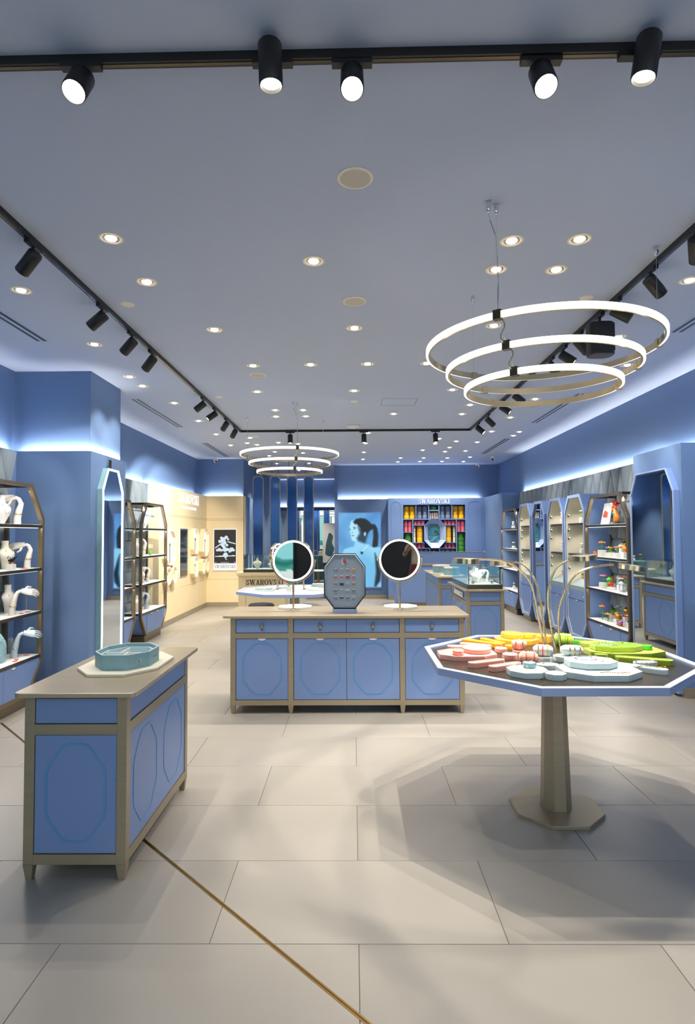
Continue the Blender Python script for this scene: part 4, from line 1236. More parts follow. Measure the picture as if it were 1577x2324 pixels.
def figurine(lab, loc, cols, h=.14, stand=True, grp='crystal figurines', kind='flower', rz=0, fat=1.0):
    """coloured crystal flower, bird or bauble on a white block"""
    t = thing('crystal_figurine', lab, 'figurine', loc, rz, grp)
    t.scale = (fat, fat, 1)
    z0 = 0
    if stand:
        z0 = h * .38
        B(-.03, .03, -.03, .03, 0, z0).build('block', 'white', t, bevel=.002)
    H = h - z0
    if kind == 'flower':
        MB().tube([(0, 0, z0), (.006, 0, z0 + H * .3), (-.002, 0, z0 + H * .65)], .0035, 6).build('stem', 'leaf_green', t)
        for k in range(5):
            a = 2 * pi * k / 5
            MB().ball((.020 * cos(a), .020 * sin(a), z0 + H * .74), .016, .016, .010, 8, 5).build('petal', cols[k % len(cols)], t, True)
        MB().ball((0, 0, z0 + H * .80), .010, None, None, 8, 5).build('centre', 'gold', t, True)
        for s in (-1, 1):
            MB().ball((s * .018, 0, z0 + H * .35), .018, .005, .008, 8, 4).build('leaf', 'leaf_green', t, True)
    elif kind == 'bird':
        MB().ball((0, 0, z0 + H * .40), .040, .022, .026, 10, 6).build('body', cols[0], t, True)
        MB().ball((-.036, 0, z0 + H * .40 + .026), .017, None, None, 8, 5).build('head', cols[-1], t, True)
        MB().prism([(.02, z0 + H * .4), (.085, z0 + H * .4 + .035), (.03, z0 + H * .4 + .022)], -.012, .012, 'y').build('tail', cols[0], t)
        MB().lathe([(.022, 0), (.018, H * .25), (.006, H * .3)], 10, (0, 0, z0)).build('foot', 'amber', t, True)
    else:
        MB().lathe([(.012, 0), (.024, H * .25), (.020, H * .6), (.030, H * .8), (.006, H)], 8, (0, 0, z0)).build('cut_stone', cols[0], t)
        MB().lathe([(.02, 0), (.02, .008), (.0, .008)], 8, (0, 0, z0)).build('foot', cols[-1], t)
    return t

# ---- contents of the near right shelves; shelf surface heights
Z1, Z2, Z3, Z4 = .464, .894, 1.324, 1.754
XS = 3.262
def rs(y, d, z): return (XS + d, y, z)
# top shelf: white card and a red-maned figure
t = thing('display_card', 'tilted white card on the top shelf beside the red figurine', 'card', rs(8.02, .16, Z4), RW)
MB().prism([(-.13, 0), (.13, 0), (.13, .30), (-.13, .30)], 0, .010, 'y').build('panel', 'paper', t, M=Matrix.Rotation(rad(-12), 4, 'X'))
MB().prism([(-.05, .10), (.05, .10), (.04, .17), (-.06, .20), (-.10, .12)], -.004, -.0005, 'y').build('print', 'coral', t, M=Matrix.Rotation(rad(-12), 4, 'X'))
t = thing('bird_sculpture', 'large red and amber crystal figure rearing on a dark base, top right shelf', 'figurine', rs(7.66, .16, Z4), RW)
MB().lathe([(.085, 0), (.09, .012), (.07, .028), (.02, .034)], 16).build('base', 'bronze_dark', t, True)
MB().tube([(0, 0, .03), (.02, 0, .09), (-.015, 0, .15), (-.035, 0, .205)], [.034, .042, .036, .026], 10).build('body', 'amber', t, True)
MB().ball((-.06, 0, .225), .038, .024, .026).build('head', 'red', t, True)
for k in range(9):
    a = .35 * k - .4
    MB().tube([(-.03, 0, .22), (-.03 + .05 * cos(a), .012 * (k % 3 - 1), .24 + .04 * sin(a)), (-.03 + .11 * cos(a), .03 * (k % 3 - 1), .25 + .075 * sin(a))], [.014, .015, .003], 6).build('plume', 'red' if k % 3 else 'coral', t, True)
MB().ball((0, -.035, .14), .02, .01, .016).build('wing_stone', 'teal_relief', t, True)

def row(z, items, side):
    for y, d, kw in items:
        loc = rs(y, d, z)
        figurine(kw[0], loc, kw[1], kw[2] * 1.12, kw[3], 'crystal figurines on the ' + side, kw[4], RW, 1.45)
row(Z3, [(8.02, .12, ('yellow crystal flower on a tall white block', ['orange', 'tray_yellow'], .20, True, 'flower')), (8.16, .10, ('tiny amber crystal snail on the second shelf end', ['amber', 'orange'], .05, False, 'bird')),
         (7.80, .12, ('orange and violet crystal bouquet low on the second shelf', ['orange', 'violet', 'red'], .13, True, 'flower')), (7.66, .22, ('clear crystal block behind the orange bouquet', ['crystal', 'crystal'], .16, False, 'gem')),
         (7.55, .12, ('green and coral crystal flower on a white block', ['coral', 'leaf_green'], .14, True, 'flower')), (7.40, .15, ('cream boxed crystal bird by the frame post', ['orange', 'tray_yellow'], .17, True, 'bird')),
         (7.18, .15, ('gold and clear crystal pair nearest the mirrored column', ['gold', 'crystal'], .18, False, 'gem')), (7.11, .24, ('slim clear crystal bottle nearest the mirrored column', ['crystal', 'gold'], .20, False, 'gem'))], 'second right shelf')
row(Z2, [(8.0, .12, ('pink crystal blossom on a tall white block', ['box_pink', 'violet'], .18, True, 'flower')), (7.86, .14, ('emerald crystal tree on the third shelf', ['leaf_green', 'felt_green'], .14, False, 'gem')),
         (7.72, .10, ('small red crystal mushroom on a white block', ['red', 'white'], .09, True, 'gem')), (7.60, .18, ('cream crystal rose on a square white block', ['box_cream', 'amber'], .17, True, 'flower')),
         (7.47, .12, ('clear crystal block at the middle of the third shelf', ['crystal', 'silver'], .12, False, 'gem')), (7.33, .2, ('teal crystal bird high on a white block by the post', ['teal_relief', 'leaf_green'], .20, True, 'bird')),
         (7.20, .15, ('coral crystal bear low on the third shelf', ['coral', 'box_pink'], .15, True, 'gem')), (7.11, .24, ('pale crystal swan beside the coral bear', ['crystal', 'silver'], .13, False, 'bird'))], 'third right shelf')
row(Z1, [(8.05, .12, ('tall orange crystal bloom on the lowest shelf', ['orange', 'red'], .22, False, 'flower')), (7.88, .12, ('cluster of amber crystal flowers on the lowest shelf', ['orange', 'amber'], .12, False, 'flower')),
         (7.80, .22, ('blue-grey crystal butterfly on a wire behind the amber cluster', ['box_grey', 'silver'], .24, False, 'flower')), (7.62, .14, ('amber crystal fish on a clear block', ['amber', 'orange'], .15, True, 'bird')),
         (7.48, .10, ('violet crystal sprig lying on the lowest shelf', ['violet', 'leaf_green'], .09, False, 'bird')), (7.34, .16, ('pink crystal orchid by the frame post', ['box_pink', 'violet'], .16, True, 'flower')),
         (7.18, .10, ('dark teal crystal figure on a pale slab', ['teal_relief', 'black_gloss'], .14, False, 'bird')), (7.10, .22, ('violet and green crystal figure beside the dark teal one', ['violet', 'leaf_green'], .16, False, 'gem'))], 'lowest right shelf')
# second row, nearer the wall
_bk = ['amber crystal cube', 'clear crystal column', 'pink crystal tulip', 'green crystal frog', 'blue-grey crystal owl', 'golden crystal bell']
_bc = [['amber', 'gold'], ['crystal', 'silver'], ['box_pink', 'coral'], ['leaf_green', 'felt_green'], ['box_grey', 'crystal'], ['gold', 'amber']]
for z, nm in ((Z3, 'second'), (Z2, 'third'), (Z1, 'lowest')):
    for j, y in enumerate((8.12, 7.92, 7.72, 7.50, 7.28, 7.06)):
        q = (j + int(z * 7)) % 6
        figurine(_bk[q] + ' in the back row of the ' + nm + ' right shelf', rs(y, .29, z), _bc[q], .15 + .03 * (j % 3), j % 2 == 0, 'back row figurines on the right shelves', ['gem', 'gem', 'flower', 'bird', 'bird', 'gem'][q], RW, 1.2)
# far right shelf unit
_k = 0
for z, nm in ((Z4, 'top'), (Z3, 'second'), (Z2, 'third'), (Z1, 'lowest')):
    for j, y in enumerate((12.05, 12.5)):
        c = [['red', 'white'], ['white', 'silver'], ['amber', 'gold'], ['white', 'crystal'], ['leaf_green', 'coral'], ['amber', 'red'], ['black_gloss', 'amber'], ['silver', 'white']][_k]
        figurine(['small crystal figure nearer the showcases on the ', 'small crystal figure farther back on the '][j] + nm + ' shelf of the far right unit', rs(y, .14, z), c, .17 - .02 * j, True, 'figurines on the far right unit', ['flower', 'gem', 'bird'][_k % 3], RW)
        _k += 1
# goods inside the arched showcases
for cy, nm in ((11.28, 'far'), (9.565, 'middle'), (8.745, 'near')):
    for z, sh in ((1.336, 'lower'), (1.791, 'upper')):
        for j, dy in enumerate((-.14, .12)):
            figurine(['gilded crystal figure to the front of the ', 'pale crystal figure to the back of the '][j] + sh + ' shelf in the ' + nm + ' showcase', (3.275 + .17, cy + dy, z), [['gold', 'amber'], ['crystal', 'tray_yellow']][j], .17 + .05 * (sh == 'upper'), j == 1, 'figures in the arched showcases', ['gem', 'flower'][(j + (nm == 'middle')) % 2], RW)
    for j, dy in enumerate((-.2, 0, .2)):
        figurine(['first', 'second', 'third'][j] + ' small gold piece on the sloped bed of the ' + nm + ' showcase', (3.275 + .20, cy + dy, .935), ['gold', 'white'], .10, False, 'pieces on the showcase beds', 'gem', RW)

# ---- left front unit (front plane x=-3.135, shelves run along y)
def ls(y, d, z): return (-3.135 - d, y, z)
bust_display('white necklace bust cut by the picture edge, top left shelf', ls(5.47, .16, Z4), LW, .27, 'white')
arm_display('white mannequin arm bent down on the top left shelf', ls(5.66, .13, Z4), rad(32), .28, 'mannequin', reach=-1)
bust_display('cream necklace bust on the second left shelf', ls(5.61, .20, Z3), LW, .27, 'cream')
arm_display('mannequin hand reaching left on the second left shelf', ls(5.83, .12, Z3), rad(32), .25, 'mannequin', reach=-1)
figurine('small black and white crystal cat on the second left shelf', ls(5.47, .07, Z3), ['black_gloss', 'silver'], .14, True, 'small pieces on the left shelves', 'bird', LW)
arm_display('upright mannequin hand with two bracelets on the third left shelf', ls(5.53, .09, Z2), rad(32), .24, 'mannequin', reach=1)
bust_display('grey necklace bust with draped chains on the third left shelf', ls(5.70, .22, Z2), LW, .27, 'mannequin', chain='silver')
t = thing('earring_tree', 'slim clear earring stand on the third left shelf', 'earring stand', ls(5.83, .12, Z2), LW, 'small pieces on the left shelves')
MB().lathe([(.04, 0), (.04, .006), (.006, .010)], 16).build('base', 'white', t, True)
MB().tube([(0, 0, .008), (0, 0, .17)], .003, 6).build('stem', 'silver', t)
for s in (-1, 1):
    MB().ring((s * .022, 0, .175), .017, .003, 16, 6, 'y').build('hoop', 'silver', t, True)
arm_display('grey-blue mannequin hand wrapped with chains on the lowest left shelf', ls(5.68, .15, Z1), rad(32), .25, 'mannequin_grey', reach=1, cuff='silver')
t = thing('oval_display', 'upright blue-grey oval necklace board on the lowest left shelf', 'necklace board', ls(5.45, .14, Z1), LW)
MB().ell([(0, .0, .0, .03, .02), (0, .0, .04, .075, .022), (0, .01, .13, .10, .02), (0, .02, .22, .07, .016), (0, .025, .27, .02, .010)], 20).build('board', 'teal_box', t, True)
MB().ring((0, -.016, .14), .055, .003, 24, 5, 'y', .08).build('necklace', 'silver', t, True)
# felt petals scattered on the left shelves
for i, (y, d, z) in enumerate([(5.68, .06, Z3), (5.74, .12, Z3), (5.64, .06, Z2), (5.74, .06, Z2), (5.52, .05, Z1), (5.60, .08, Z1), (5.80, .10, Z1)]):
    o = MB().prism(soften([(-.03, -.01), (0, -.022), (.032, -.004), (.018, .018), (-.016, .02)], .012), 0, .004).build('felt_petal', 'coral')
    o.location = ls(y, d, z); o.rotation_euler = (0, 0, i * 1.1)
    tag(o, ['coral felt petal scattered on a left shelf'][0], 'petal', 'felt petals on the left shelves')
# ---- two units behind the left column
def lm(y, d, z): return (-3.18 - d, y, z)
bust_display('white necklace bust with green sprig on the top shelf beside the cream wall', lm(9.35, .16, Z4), LW, .26, 'white', 'busts on the rear left units', 'leaf_green')
arm_display('raised mannequin hand on the top shelf beside the cream wall', lm(9.10, .16, Z4), rad(32), .25, 'mannequin_grey', 'hands on the rear left units', reach=1)
bust_display('white bust with red beads on the second shelf beside the cream wall', lm(9.02, .16, Z3), LW, .27, 'white', 'busts on the rear left units', 'red')
arm_display('mannequin hand in shade on the second shelf beside the cream wall', lm(9.28, .15, Z3), rad(32), .27, 'mannequin', 'hands on the rear left units', reach=-1)
figurine('small bright green crystal leaf on the second shelf beside the cream wall', lm(9.50, .12, Z3), ['leaf_green', 'leaf_green'], .08, False, 'small pieces on the rear left units', 'bird', LW)
bust_display('tilted bust with gold chain on the third shelf beside the cream wall', lm(9.18, .14, Z2), LW, .25, 'cream', 'busts on the rear left units')
arm_display('striped mannequin arm on the third shelf beside the cream wall', lm(9.45, .14, Z2), rad(32), .24, 'mannequin', 'hands on the rear left units', reach=-1, cuff='silver')
arm_display('mannequin arm on the lowest shelf beside the cream wall', lm(9.40, .14, Z1), rad(32), .27, 'mannequin_grey', 'hands on the rear left units', reach=-1)
bust_display('bust with silver chain on the lowest shelf beside the cream wall', lm(9.05, .16, Z1), LW, .25, 'mannequin', 'busts on the rear left units', 'silver')
for z, nm in ((Z4, 'top'), (Z3, 'second'), (Z2, 'third'), (Z1, 'lowest')):
    bust_display('necklace bust on the ' + nm + ' shelf of the unit behind the left column', lm(8.22, .16, z), LW, .26, 'teal_light' if z == Z2 else 'cream', 'busts on the rear left units')

# ================================================================== REAR LEFT: cream wall, niches, signs, poster
t = thing('wall_sign', 'white SWAROVSKI lettering with CREATED DIAMONDS below on the cream wall', 'sign', (-3.384, 12.05, 2.16), LW)
lettering('SWAROVSKI', 1.48, .205, .006, 'letter_white', t, Matrix.Translation((0, 0, .125)))
lettering('CREATED DIAMONDS', 1.08, .055, .004, 'letter_white', t, Matrix.Translation((0, 0, .01)))
t = thing('wall_screen', 'dark upright screen between the cream wall niches', 'screen', (-3.384, 11.64, .82), LW)
B(-.262, .262, -.012, 0, 0, .965).build('bezel', 'white', t)
B(-.25, .25, -.016, -.012, .012, .953).build('glass', 'screen_dark', t)
def niche(lab, ya, yb, za, zb, dep=.085):
    t = thing('wall_niche', lab, 'display box', (-3.384, (ya + yb) / 2, za), LW, 'lit display boxes on the cream wall')
    a, h = (yb - ya) / 2, zb - za
    o = octo(-a, a, 0, h, a * .55, h * .2); i = shrink(o, .025)
    MB().frame(o, i, -dep, 0, 'y').build('shell', 'beige_wall', t)
    MB().frame(o, i, -dep - .008, -dep, 'y').build('edge', 'cream', t)
    MB().prism(shrink(o, .024), -.03, -.01, 'y').build('back', 'lightbox', t)
    MB().tube([(0, -.055, .028), (0, -.055, h * .55)], .005, 6).build('peg', 'bronze_dark', t)
    MB().ball((0, -.055, h * .58), .022, .014, .03).build('jewel', 'gold' if a > .2 else 'bronze_dark', t, True)
for a in [('upper lit octagonal display box left of the dark screen', 10.33, 10.88, 1.1, 1.74), ('lower left small lit display box left of the dark screen', 10.34, 10.60, .76, 1.08), ('lower right small lit display box left of the dark screen', 10.70, 10.95, .76, 1.08),
          ('upper narrow lit display box just right of the dark screen', 12.12, 12.50, 1.24, 1.78), ('largest lit octagonal display box near the poster corner', 12.86, 13.38, 1.16, 1.78),
          ('lower lit display box just right of the dark screen', 12.12, 12.45, .76, 1.20), ('small lower lit display box, second from the corner', 12.78, 13.04, .79, 1.12), ('small lower lit display box closest to the corner', 13.13, 13.39, .80, 1.12)]:
    niche(*a)

def print_panel(name, w_, h_, nx, ny, fn, m, parent, M):
    """grid panel in the x-z plane; fn(u, v) -> sRGB, u right, v down"""
    vs = []; col = []
    for j in range(ny + 1):
        for i in range(nx + 1):
            u, v = i / nx, j / ny
            vs.append(tuple(M @ Vector(((u - .5) * w_, 0, (1 - v) * h_))))
            col += list(lin([max(0, min(255, c)) for c in fn(u, v)]))
    fs = [(j * (nx + 1) + i, (j + 1) * (nx + 1) + i, (j + 1) * (nx + 1) + i + 1, j * (nx + 1) + i + 1) for j in range(ny) for i in range(nx)]
    me = bpy.data.meshes.new(name); me.from_pydata(vs, [], fs)
    at = me.color_attributes.new('ink', 'FLOAT_COLOR', 'POINT')
    at.data.foreach_set('color', col)
    me.materials.append(MATS[m])
    o = bpy.data.objects.new(name, me); COL.objects.link(o); o.parent = parent
    return o
printmat('print_backlit', 1.0)

def sd(p, poly):
    """signed distance to a polygon, negative inside"""
    x, y = p; d = 1e9; ins = False; n = len(poly)
    for k in range(n):
        ax, ay = poly[k]; bx, by = poly[k - 1]
        ex, ey = bx - ax, by - ay; wx, wy = x - ax, y - ay
        q = max(0, min(1, (wx * ex + wy * ey) / (ex * ex + ey * ey + 1e-12)))
        d = min(d, (wx - ex * q) ** 2 + (wy - ey * q) ** 2)
        if (ay > y) != (by > y) and x < (bx - ax) * (y - ay) / (by - ay + 1e-12) + ax: ins = not ins
    return -sqrt(d) if ins else sqrt(d)
def over(c, col, s, soft):
    k = max(0, min(1, .5 - s / (2 * soft)))
    return tuple(a + (b - a) * k for a, b in zip(c, col))
_T = lambda pts: [((x - 300) / 570, (y - 695) / 570) for x, y in pts]
P_BODY = _T([(345, 1240), (372, 1190), (440, 1165), (505, 1150), (522, 1075), (560, 1070), (660, 1100), (700, 1140), (790, 1160), (880, 1165), (880, 1760), (690, 1760), (640, 1500), (520, 1400), (345, 1330)])
P_LOW = _T([(350, 1300), (880, 1300), (880, 1760), (420, 1760)])
P_ARM = _T([(790, 1240), (815, 1300), (850, 1420), (875, 1500), (860, 1620), (800, 1700), (780, 1690), (805, 1500)])
P_FACE = _T([(470, 800), (530, 785), (600, 860), (640, 960), (600, 1060), (540, 1085), (490, 1078), (470, 1060), (472, 1035), (460, 1015), (468, 995), (448, 965), (455, 930), (445, 880)])
P_HAIR = _T([(495, 815), (530, 780), (600, 765), (670, 778), (725, 822), (745, 850), (790, 850), (825, 905), (838, 1000), (830, 1150), (790, 1165), (755, 1155), (772, 1010), (768, 915), (720, 940), (690, 990), (660, 1010), (620, 970), (590, 900), (545, 845), (520, 850)])
P_SHADE = _T([(560, 880), (640, 950), (690, 1000), (660, 1110), (620, 1100), (560, 1075), (545, 1040), (585, 970)])
P_EAR = _T([(640, 965), (665, 950), (675, 985), (655, 1015), (640, 1000)])
P_LINE = _T([(705, 1122), (712, 1130), (612, 1226), (604, 1218)])
P_PEND = _T([(590, 1225), (625, 1222), (632, 1245), (605, 1262)])
def portrait(u, v):
    p = (u, v * 1005 / 570)
    n = .5 + .5 * sin(u * 9 + 2 * sin(v * 7)) * cos(v * 8 + u * 3)
    c = (84 + 26 * n - 30 * max(0, u - .6), 150 + 28 * n - 30 * max(0, u - .6), 208 + 20 * n)
    c = over(c, (146, 214, 246), sd(p, P_BODY), .02)
    c = over(c, (112, 190, 234), sd(p, P_LOW) + .12 * sin(u * 8), .16)
    c = over(c, (12, 34, 52), sd(p, P_ARM), .03)
    c = over(c, (176, 228, 248), sd(p, P_FACE), .012)
    c = over(c, (28, 60, 84), sd(p, P_SHADE), .035)
    c = over(c, (8, 22, 34), sd(p, P_HAIR), .02)
    c = over(c, (150, 210, 235), sd(p, P_EAR), .01)
    c = over(c, (200, 240, 250), sd(p, P_LINE), .006)
    c = over(c, (16, 40, 56), sd(p, P_PEND), .012)
    for ex, ey, rx, ry in ((515, 908, 16, 6), (512, 890, 22, 4), (452, 918, 7, 5), (492, 1004, 14, 5), (482, 962, 7, 5)):
        e = ((u * 570 + 300 - ex) / rx) ** 2 + ((p[1] * 570 + 695 - ey) / ry) ** 2
        c = over(c, (20, 46, 64), (e - 1) * .5, .5)
    return c
t = thing('lightbox_portrait', 'backlit blue portrait of a woman in profile with ponytail and pendant, rear wall', 'poster', (.165, 15.04, .30))
MB().frame([(-.56, -.03), (.56, -.03), (.56, 1.92), (-.56, 1.92)], [(-.533, 0), (.533, 0), (.533, 1.89), (-.533, 1.89)], -.03, 0, 'y').build('frame', 'lacquer', t)
print_panel('print', 1.066, 1.89, 80, 142, portrait, 'print_backlit', t, Matrix.Translation((0, -.012, 0)))

random.seed(3)
_gem = [(.42, .30, .10), (.55, .24, .075), (.34, .26, .06), (.28, .36, .075), (.45, .40, .11), (.38, .46, .08), (.63, .30, .05), (.58, .47, .06), (.25, .60, .08), (.15, .62, .05), (.35, .62, .06), (.50, .60, .10), (.62, .60, .07), (.78, .60, .10), (.88, .62, .05), (.52, .74, .09), (.52, .82, .05), (.44, .78, .05), (.60, .78, .05), (.55, .88, .03), (.70, .66, .05), (.45, .52, .07)]
def brooch(u, v):
    if v > .80 / .965:
        return (250, 250, 246)
    y = v / (.80 / .965)
    if u < .03 or u > .97 or y < .015: return (250, 250, 246)
    c = (10, 10, 13)
    for gx, gy, gr in _gem:
        e = sqrt((u - gx) ** 2 + ((y - gy) * 1.58) ** 2)
        if e < gr:
            s = .5 + .5 * sin(e * 130 + u * 70) * cos(v * 90 + u * 40)
            c = (170 + 80 * s, 205 + 48 * s, 225 + 30 * s)
    for (x0, y0, x1, y1) in ((.08, .80, .42, .79), (.62, .79, .93, .78), (.62, .37, .94, .43), (.08, .55, .30, .44)):
        dx, dy = x1 - x0, y1 - y0; q = max(0, min(1, ((u - x0) * dx + (y - y0) * dy) / (dx * dx + dy * dy)))
        if sqrt((u - x0 - dx * q) ** 2 + (y - y0 - dy * q) ** 2) < .014: c = (225, 240, 245)
    if .965 < y < .98 and (.04 < u < .14 or .3 < u < .68): c = (190, 190, 190)
    if .955 < y < .985 and .9 < u < .95: c = (225, 215, 240)
    return c
t = thing('lightbox_poster', 'backlit black poster of a white jewelled brooch with SWAROVSKI below, on the cream wall', 'poster', (-2.952, 13.498, .83))
B(-.268, .268, -.03, 0, -.005, .955).build('frame', 'white', t)
print_panel('print', .53, .948, 60, 108, brooch, 'print_backlit', t, Matrix.Translation((0, -.031, .001)))
lettering('SWAROVSKI', .48, .075, .002, 'box_grey', t, Matrix.Translation((0, -.0315, .055)))

# cream counter in front of the hanging blades
t = thing('cream_counter', 'cream counter with dark SWAROVSKI lettering, left rear', 'counter', (-1.73, 11.3, 0))
B(-.44, .44, -.25, .25, .08, .87).build('body', 'beige_wall', t, bevel=.003)
B(-.47, .47, -.28, .28, .87, .93).build('top', 'beige_wall', t, bevel=.004)
B(-.42, .42, -.23, .23, 0, .08).build('kick_plate', 'bronze', t)
B(-.30, -.296, -.2535, -.25, .08, .87).build('seam', 'bronze', t)
lettering('SWAROVSKI', .70, .10, .01, 'bronze_dark', t, Matrix.Translation((.06, -.25, .70)))
bust_display('pale oval bust inside the left rear vitrine', (-1.85, 11.28, .992), 0, .20, 'cream', 'pieces in the left rear vitrine')
bust_display('second pale bust inside the left rear vitrine', (-1.58, 11.30, .992), 0, .15, 'white', 'pieces in the left rear vitrine')
t = thing('bar_stool', 'low round black stool behind the island', 'stool', (-1.37, 8.72, 0))
MB().lathe([(.0, .56), (.17, .56), (.19, .575), (.192, .60), (.17, .62), (0, .628)], 28).build('seat', 'black_fabric', t, True)
for k in range(4):
    a = pi / 4 + k * pi / 2
    MB().tube([(.14 * cos(a), .14 * sin(a), .56), (.18 * cos(a), .18 * sin(a), 0)], .012, 8).build('leg', 'bronze', t)
MB().ring((0, 0, .2), .163, .008, 28, 6).build('foot_ring', 'bronze', t, True)

# things on the white octagonal table
for lab, x, y, w_, d_, h, z, m in [('grey-blue octagonal tray at the left front of the white table', -1.20, 7.82, .28, .22, .025, ZT, 'tray_blue'), ('smaller grey-blue tray stacked at the left front of the white table', -1.20, 7.84, .22, .17, .022, ZT + .025, 'tray_blue'),
                                   ('pale octagonal tray at the left back of the white table', -1.05, 8.20, .26, .22, .022, ZT, 'teal_light'), ('grey-blue octagonal tray at the right front of the white table', -.47, 7.86, .28, .24, .022, ZT, 'tray_blue'),
                                   ('grey-blue tray at the right back of the white table', -.48, 8.26, .24, .22, .03, ZT, 'tray_blue'), ('top grey-blue tray stacked at the right back of the white table', -.48, 8.27, .20, .18, .03, ZT + .03, 'tray_blue')]:
    poly_tray(lab, 'jewellery_tray', (x, y, z), w_, d_, h, m, 0, .29, grp='trays on the white table')
round_mirror('round table mirror turned left on the white table', (-1.12, 8.04), ZT, .47, .165, rad(62), 'round mirrors on the white table', .10)
round_mirror('round table mirror turned right on the white table', (-.60, 8.04), ZT, .475, .165, rad(-52), 'round mirrors on the white table', .10)
t = thing('flower_pot', 'small white pot of pink blossoms on the white table', 'plant', (-.86, 7.78, ZT))
MB().lathe([(.03, 0), (.042, .06), (.036, .062), (0, .05)], 16).build('pot', 'white', t, True)
for k in range(9):
    a = k * 2.4; r_ = .02 + .012 * (k % 4)
    MB().tube([(0, 0, .05), (r_ * cos(a), r_ * sin(a), .10 + .01 * (k % 3))], .0025, 5).build('stem', 'leaf_green', t)
    MB().ball((r_ * 1.5 * cos(a), r_ * 1.5 * sin(a), .11 + .015 * (k % 3)), .014, None, None, 7, 4).build('blossom', 'box_pink' if k % 2 else 'violet', t, True)

# ================================================================== HANGING BLADES AND ALCOVE
for k, (xa, xb) in enumerate([(-2.44, -2.177), (-2.026, -1.768), (-1.609, -1.356), (-1.201, -.955)]):
    t = thing('hanging_blade', ['leftmost', 'second from left', 'third from left', 'rightmost'][k] + ' dark blue glass blade with bronze edges hanging before the alcove', 'panel', ((xa + xb) / 2, 14.2, .35), rad([8, 3, -3, -8][k]), 'hanging glass blades')
    a = (xb - xa) / 2
    o = octo(-a, a, 0, 2.72, .05, .06); i = shrink(o, .018)
    MB().frame(o, i, -.016, .016, 'y').build('frame', 'bronze', t)
    MB().prism(shrink(o, .017), -.005, .005, 'y').build('glass', 'dark_glass', t)
    for s in (-.6, .6):
        MB().tube([(s * a, 0, 2.72), (s * a, 0, CZ - .35)], .006, 6).build('rod', 'bronze_dark', t)
t = thing('alcove_mirror', 'wide mirror at the back of the alcove behind the blades', 'mirror', (-1.49, 18.97, .12))
B(-.98, .98, -.012, 0, 0, 2.30).build('mirror_glass', 'mirror', t)
for x in (-.66, -.33, 0, .33, .66):
    B(x - .008, x + .008, -.02, -.012, 0, 2.30).build('mullion', 'bronze', t)
t = thing('alcove_mirror', 'tall narrow mirror on the alcove side by the portrait', 'mirror', (-.48, 16.4, .1), RW)
for k in range(4):
    B(-1.2 + .6 * k + .01, -.6 + .6 * k - .01, 0, .008, 0, 2.3).build('mirror_pane', 'mirror', t)
    B(-1.2 + .6 * k - .01, -1.2 + .6 * k + .01, -.012, .004, 0, 2.3).build('mullion', 'champagne', t)
# dark octagonal posters inside the alcove and the gold-legged side table
t = thing('teal_poster', 'pale poster with green brushwork inside the alcove', 'poster', (-.75, 18.6, .75))
B(-.22, .22, -.01, .01, 0, 1.25).build('panel', 'paper', t)
for k in range(1):
    MB().prism(soften([(-.15, .25), (.05, .18), (.16, .45), (.06, .62), (.12, .85), (-.02, .98), (-.12, .6)], .08), -.013, -.010, 'y').build('brush_mark', 'velvet_teal', t)
MB().tube([(-.18, .03, -.75), (-.18, .0, 0)], .012, 8).build('easel_leg', 'brass', t)
MB().tube([(.18, .03, -.75), (.18, .0, 0)], .012, 8).build('easel_leg', 'brass', t)
t = thing('side_table', 'slim gold-legged side table in front of the alcove', 'table', (-.98, 15.2, 0))
MB().lathe([(0, .70), (.30, .70), (.30, .72), (0, .72)], 28).build('top', 'rim_white', t)
for k in range(5):
    a = 2 * pi * k / 5
    MB().tube([(.24 * cos(a), .24 * sin(a), 0), (.24 * cos(a), .24 * sin(a), .70)], .012, 8).build('leg', 'brass', t)
MB().ring((0, 0, .03), .24, .010, 30, 6).build('foot_ring', 'brass', t, True)

t = thing('lounge_chair', 'rounded teal lounge chair inside the alcove', 'chair', (-2.0, 17.2, 0), rad(-20))
MB().ell([(0, 0, .10, .36, .34), (0, 0, .16, .40, .38), (0, 0, .38, .40, .38), (0, 0, .43, .36, .34)], 28).build('seat', 'velvet_teal', t, True)
MB().loft([[((.40 + e) * cos(a_), (.38 + e) * sin(a_), z_) for e, z_ in ((-.05, .30), (.03, .30), (.05, .55), (.02, .72), (-.04, .72), (-.06, .55))] for a_ in [rad(-10 + 200 * k / 20) for k in range(21)]]).build('backrest', 'velvet_teal', t, True)
for k in range(3):
    a = 2 * pi * k / 3 + .5
    MB().tube([(.26 * cos(a), .26 * sin(a), 0), (.24 * cos(a), .24 * sin(a), .12)], .018, 8).build('leg', 'brass', t)
t = thing('plinth', 'teal round plinth carrying crystal flowers inside the alcove', 'plinth', (-1.35, 16.3, 0))
MB().lathe([(.26, 0), (.26, .86), (.24, .88), (0, .88)], 32).build('drum', 'velvet_teal', t, True)
figurine('amber crystal flower on the alcove plinth', (-1.42, 16.22, .88), ['orange', 'red'], .22, False, 'figurines on the alcove plinth', 'flower', 0, 1.6)
figurine('pale crystal bird on the alcove plinth', (-1.25, 16.3, .88), ['crystal', 'silver'], .18, True, 'figurines on the alcove plinth', 'bird', 0, 1.3)

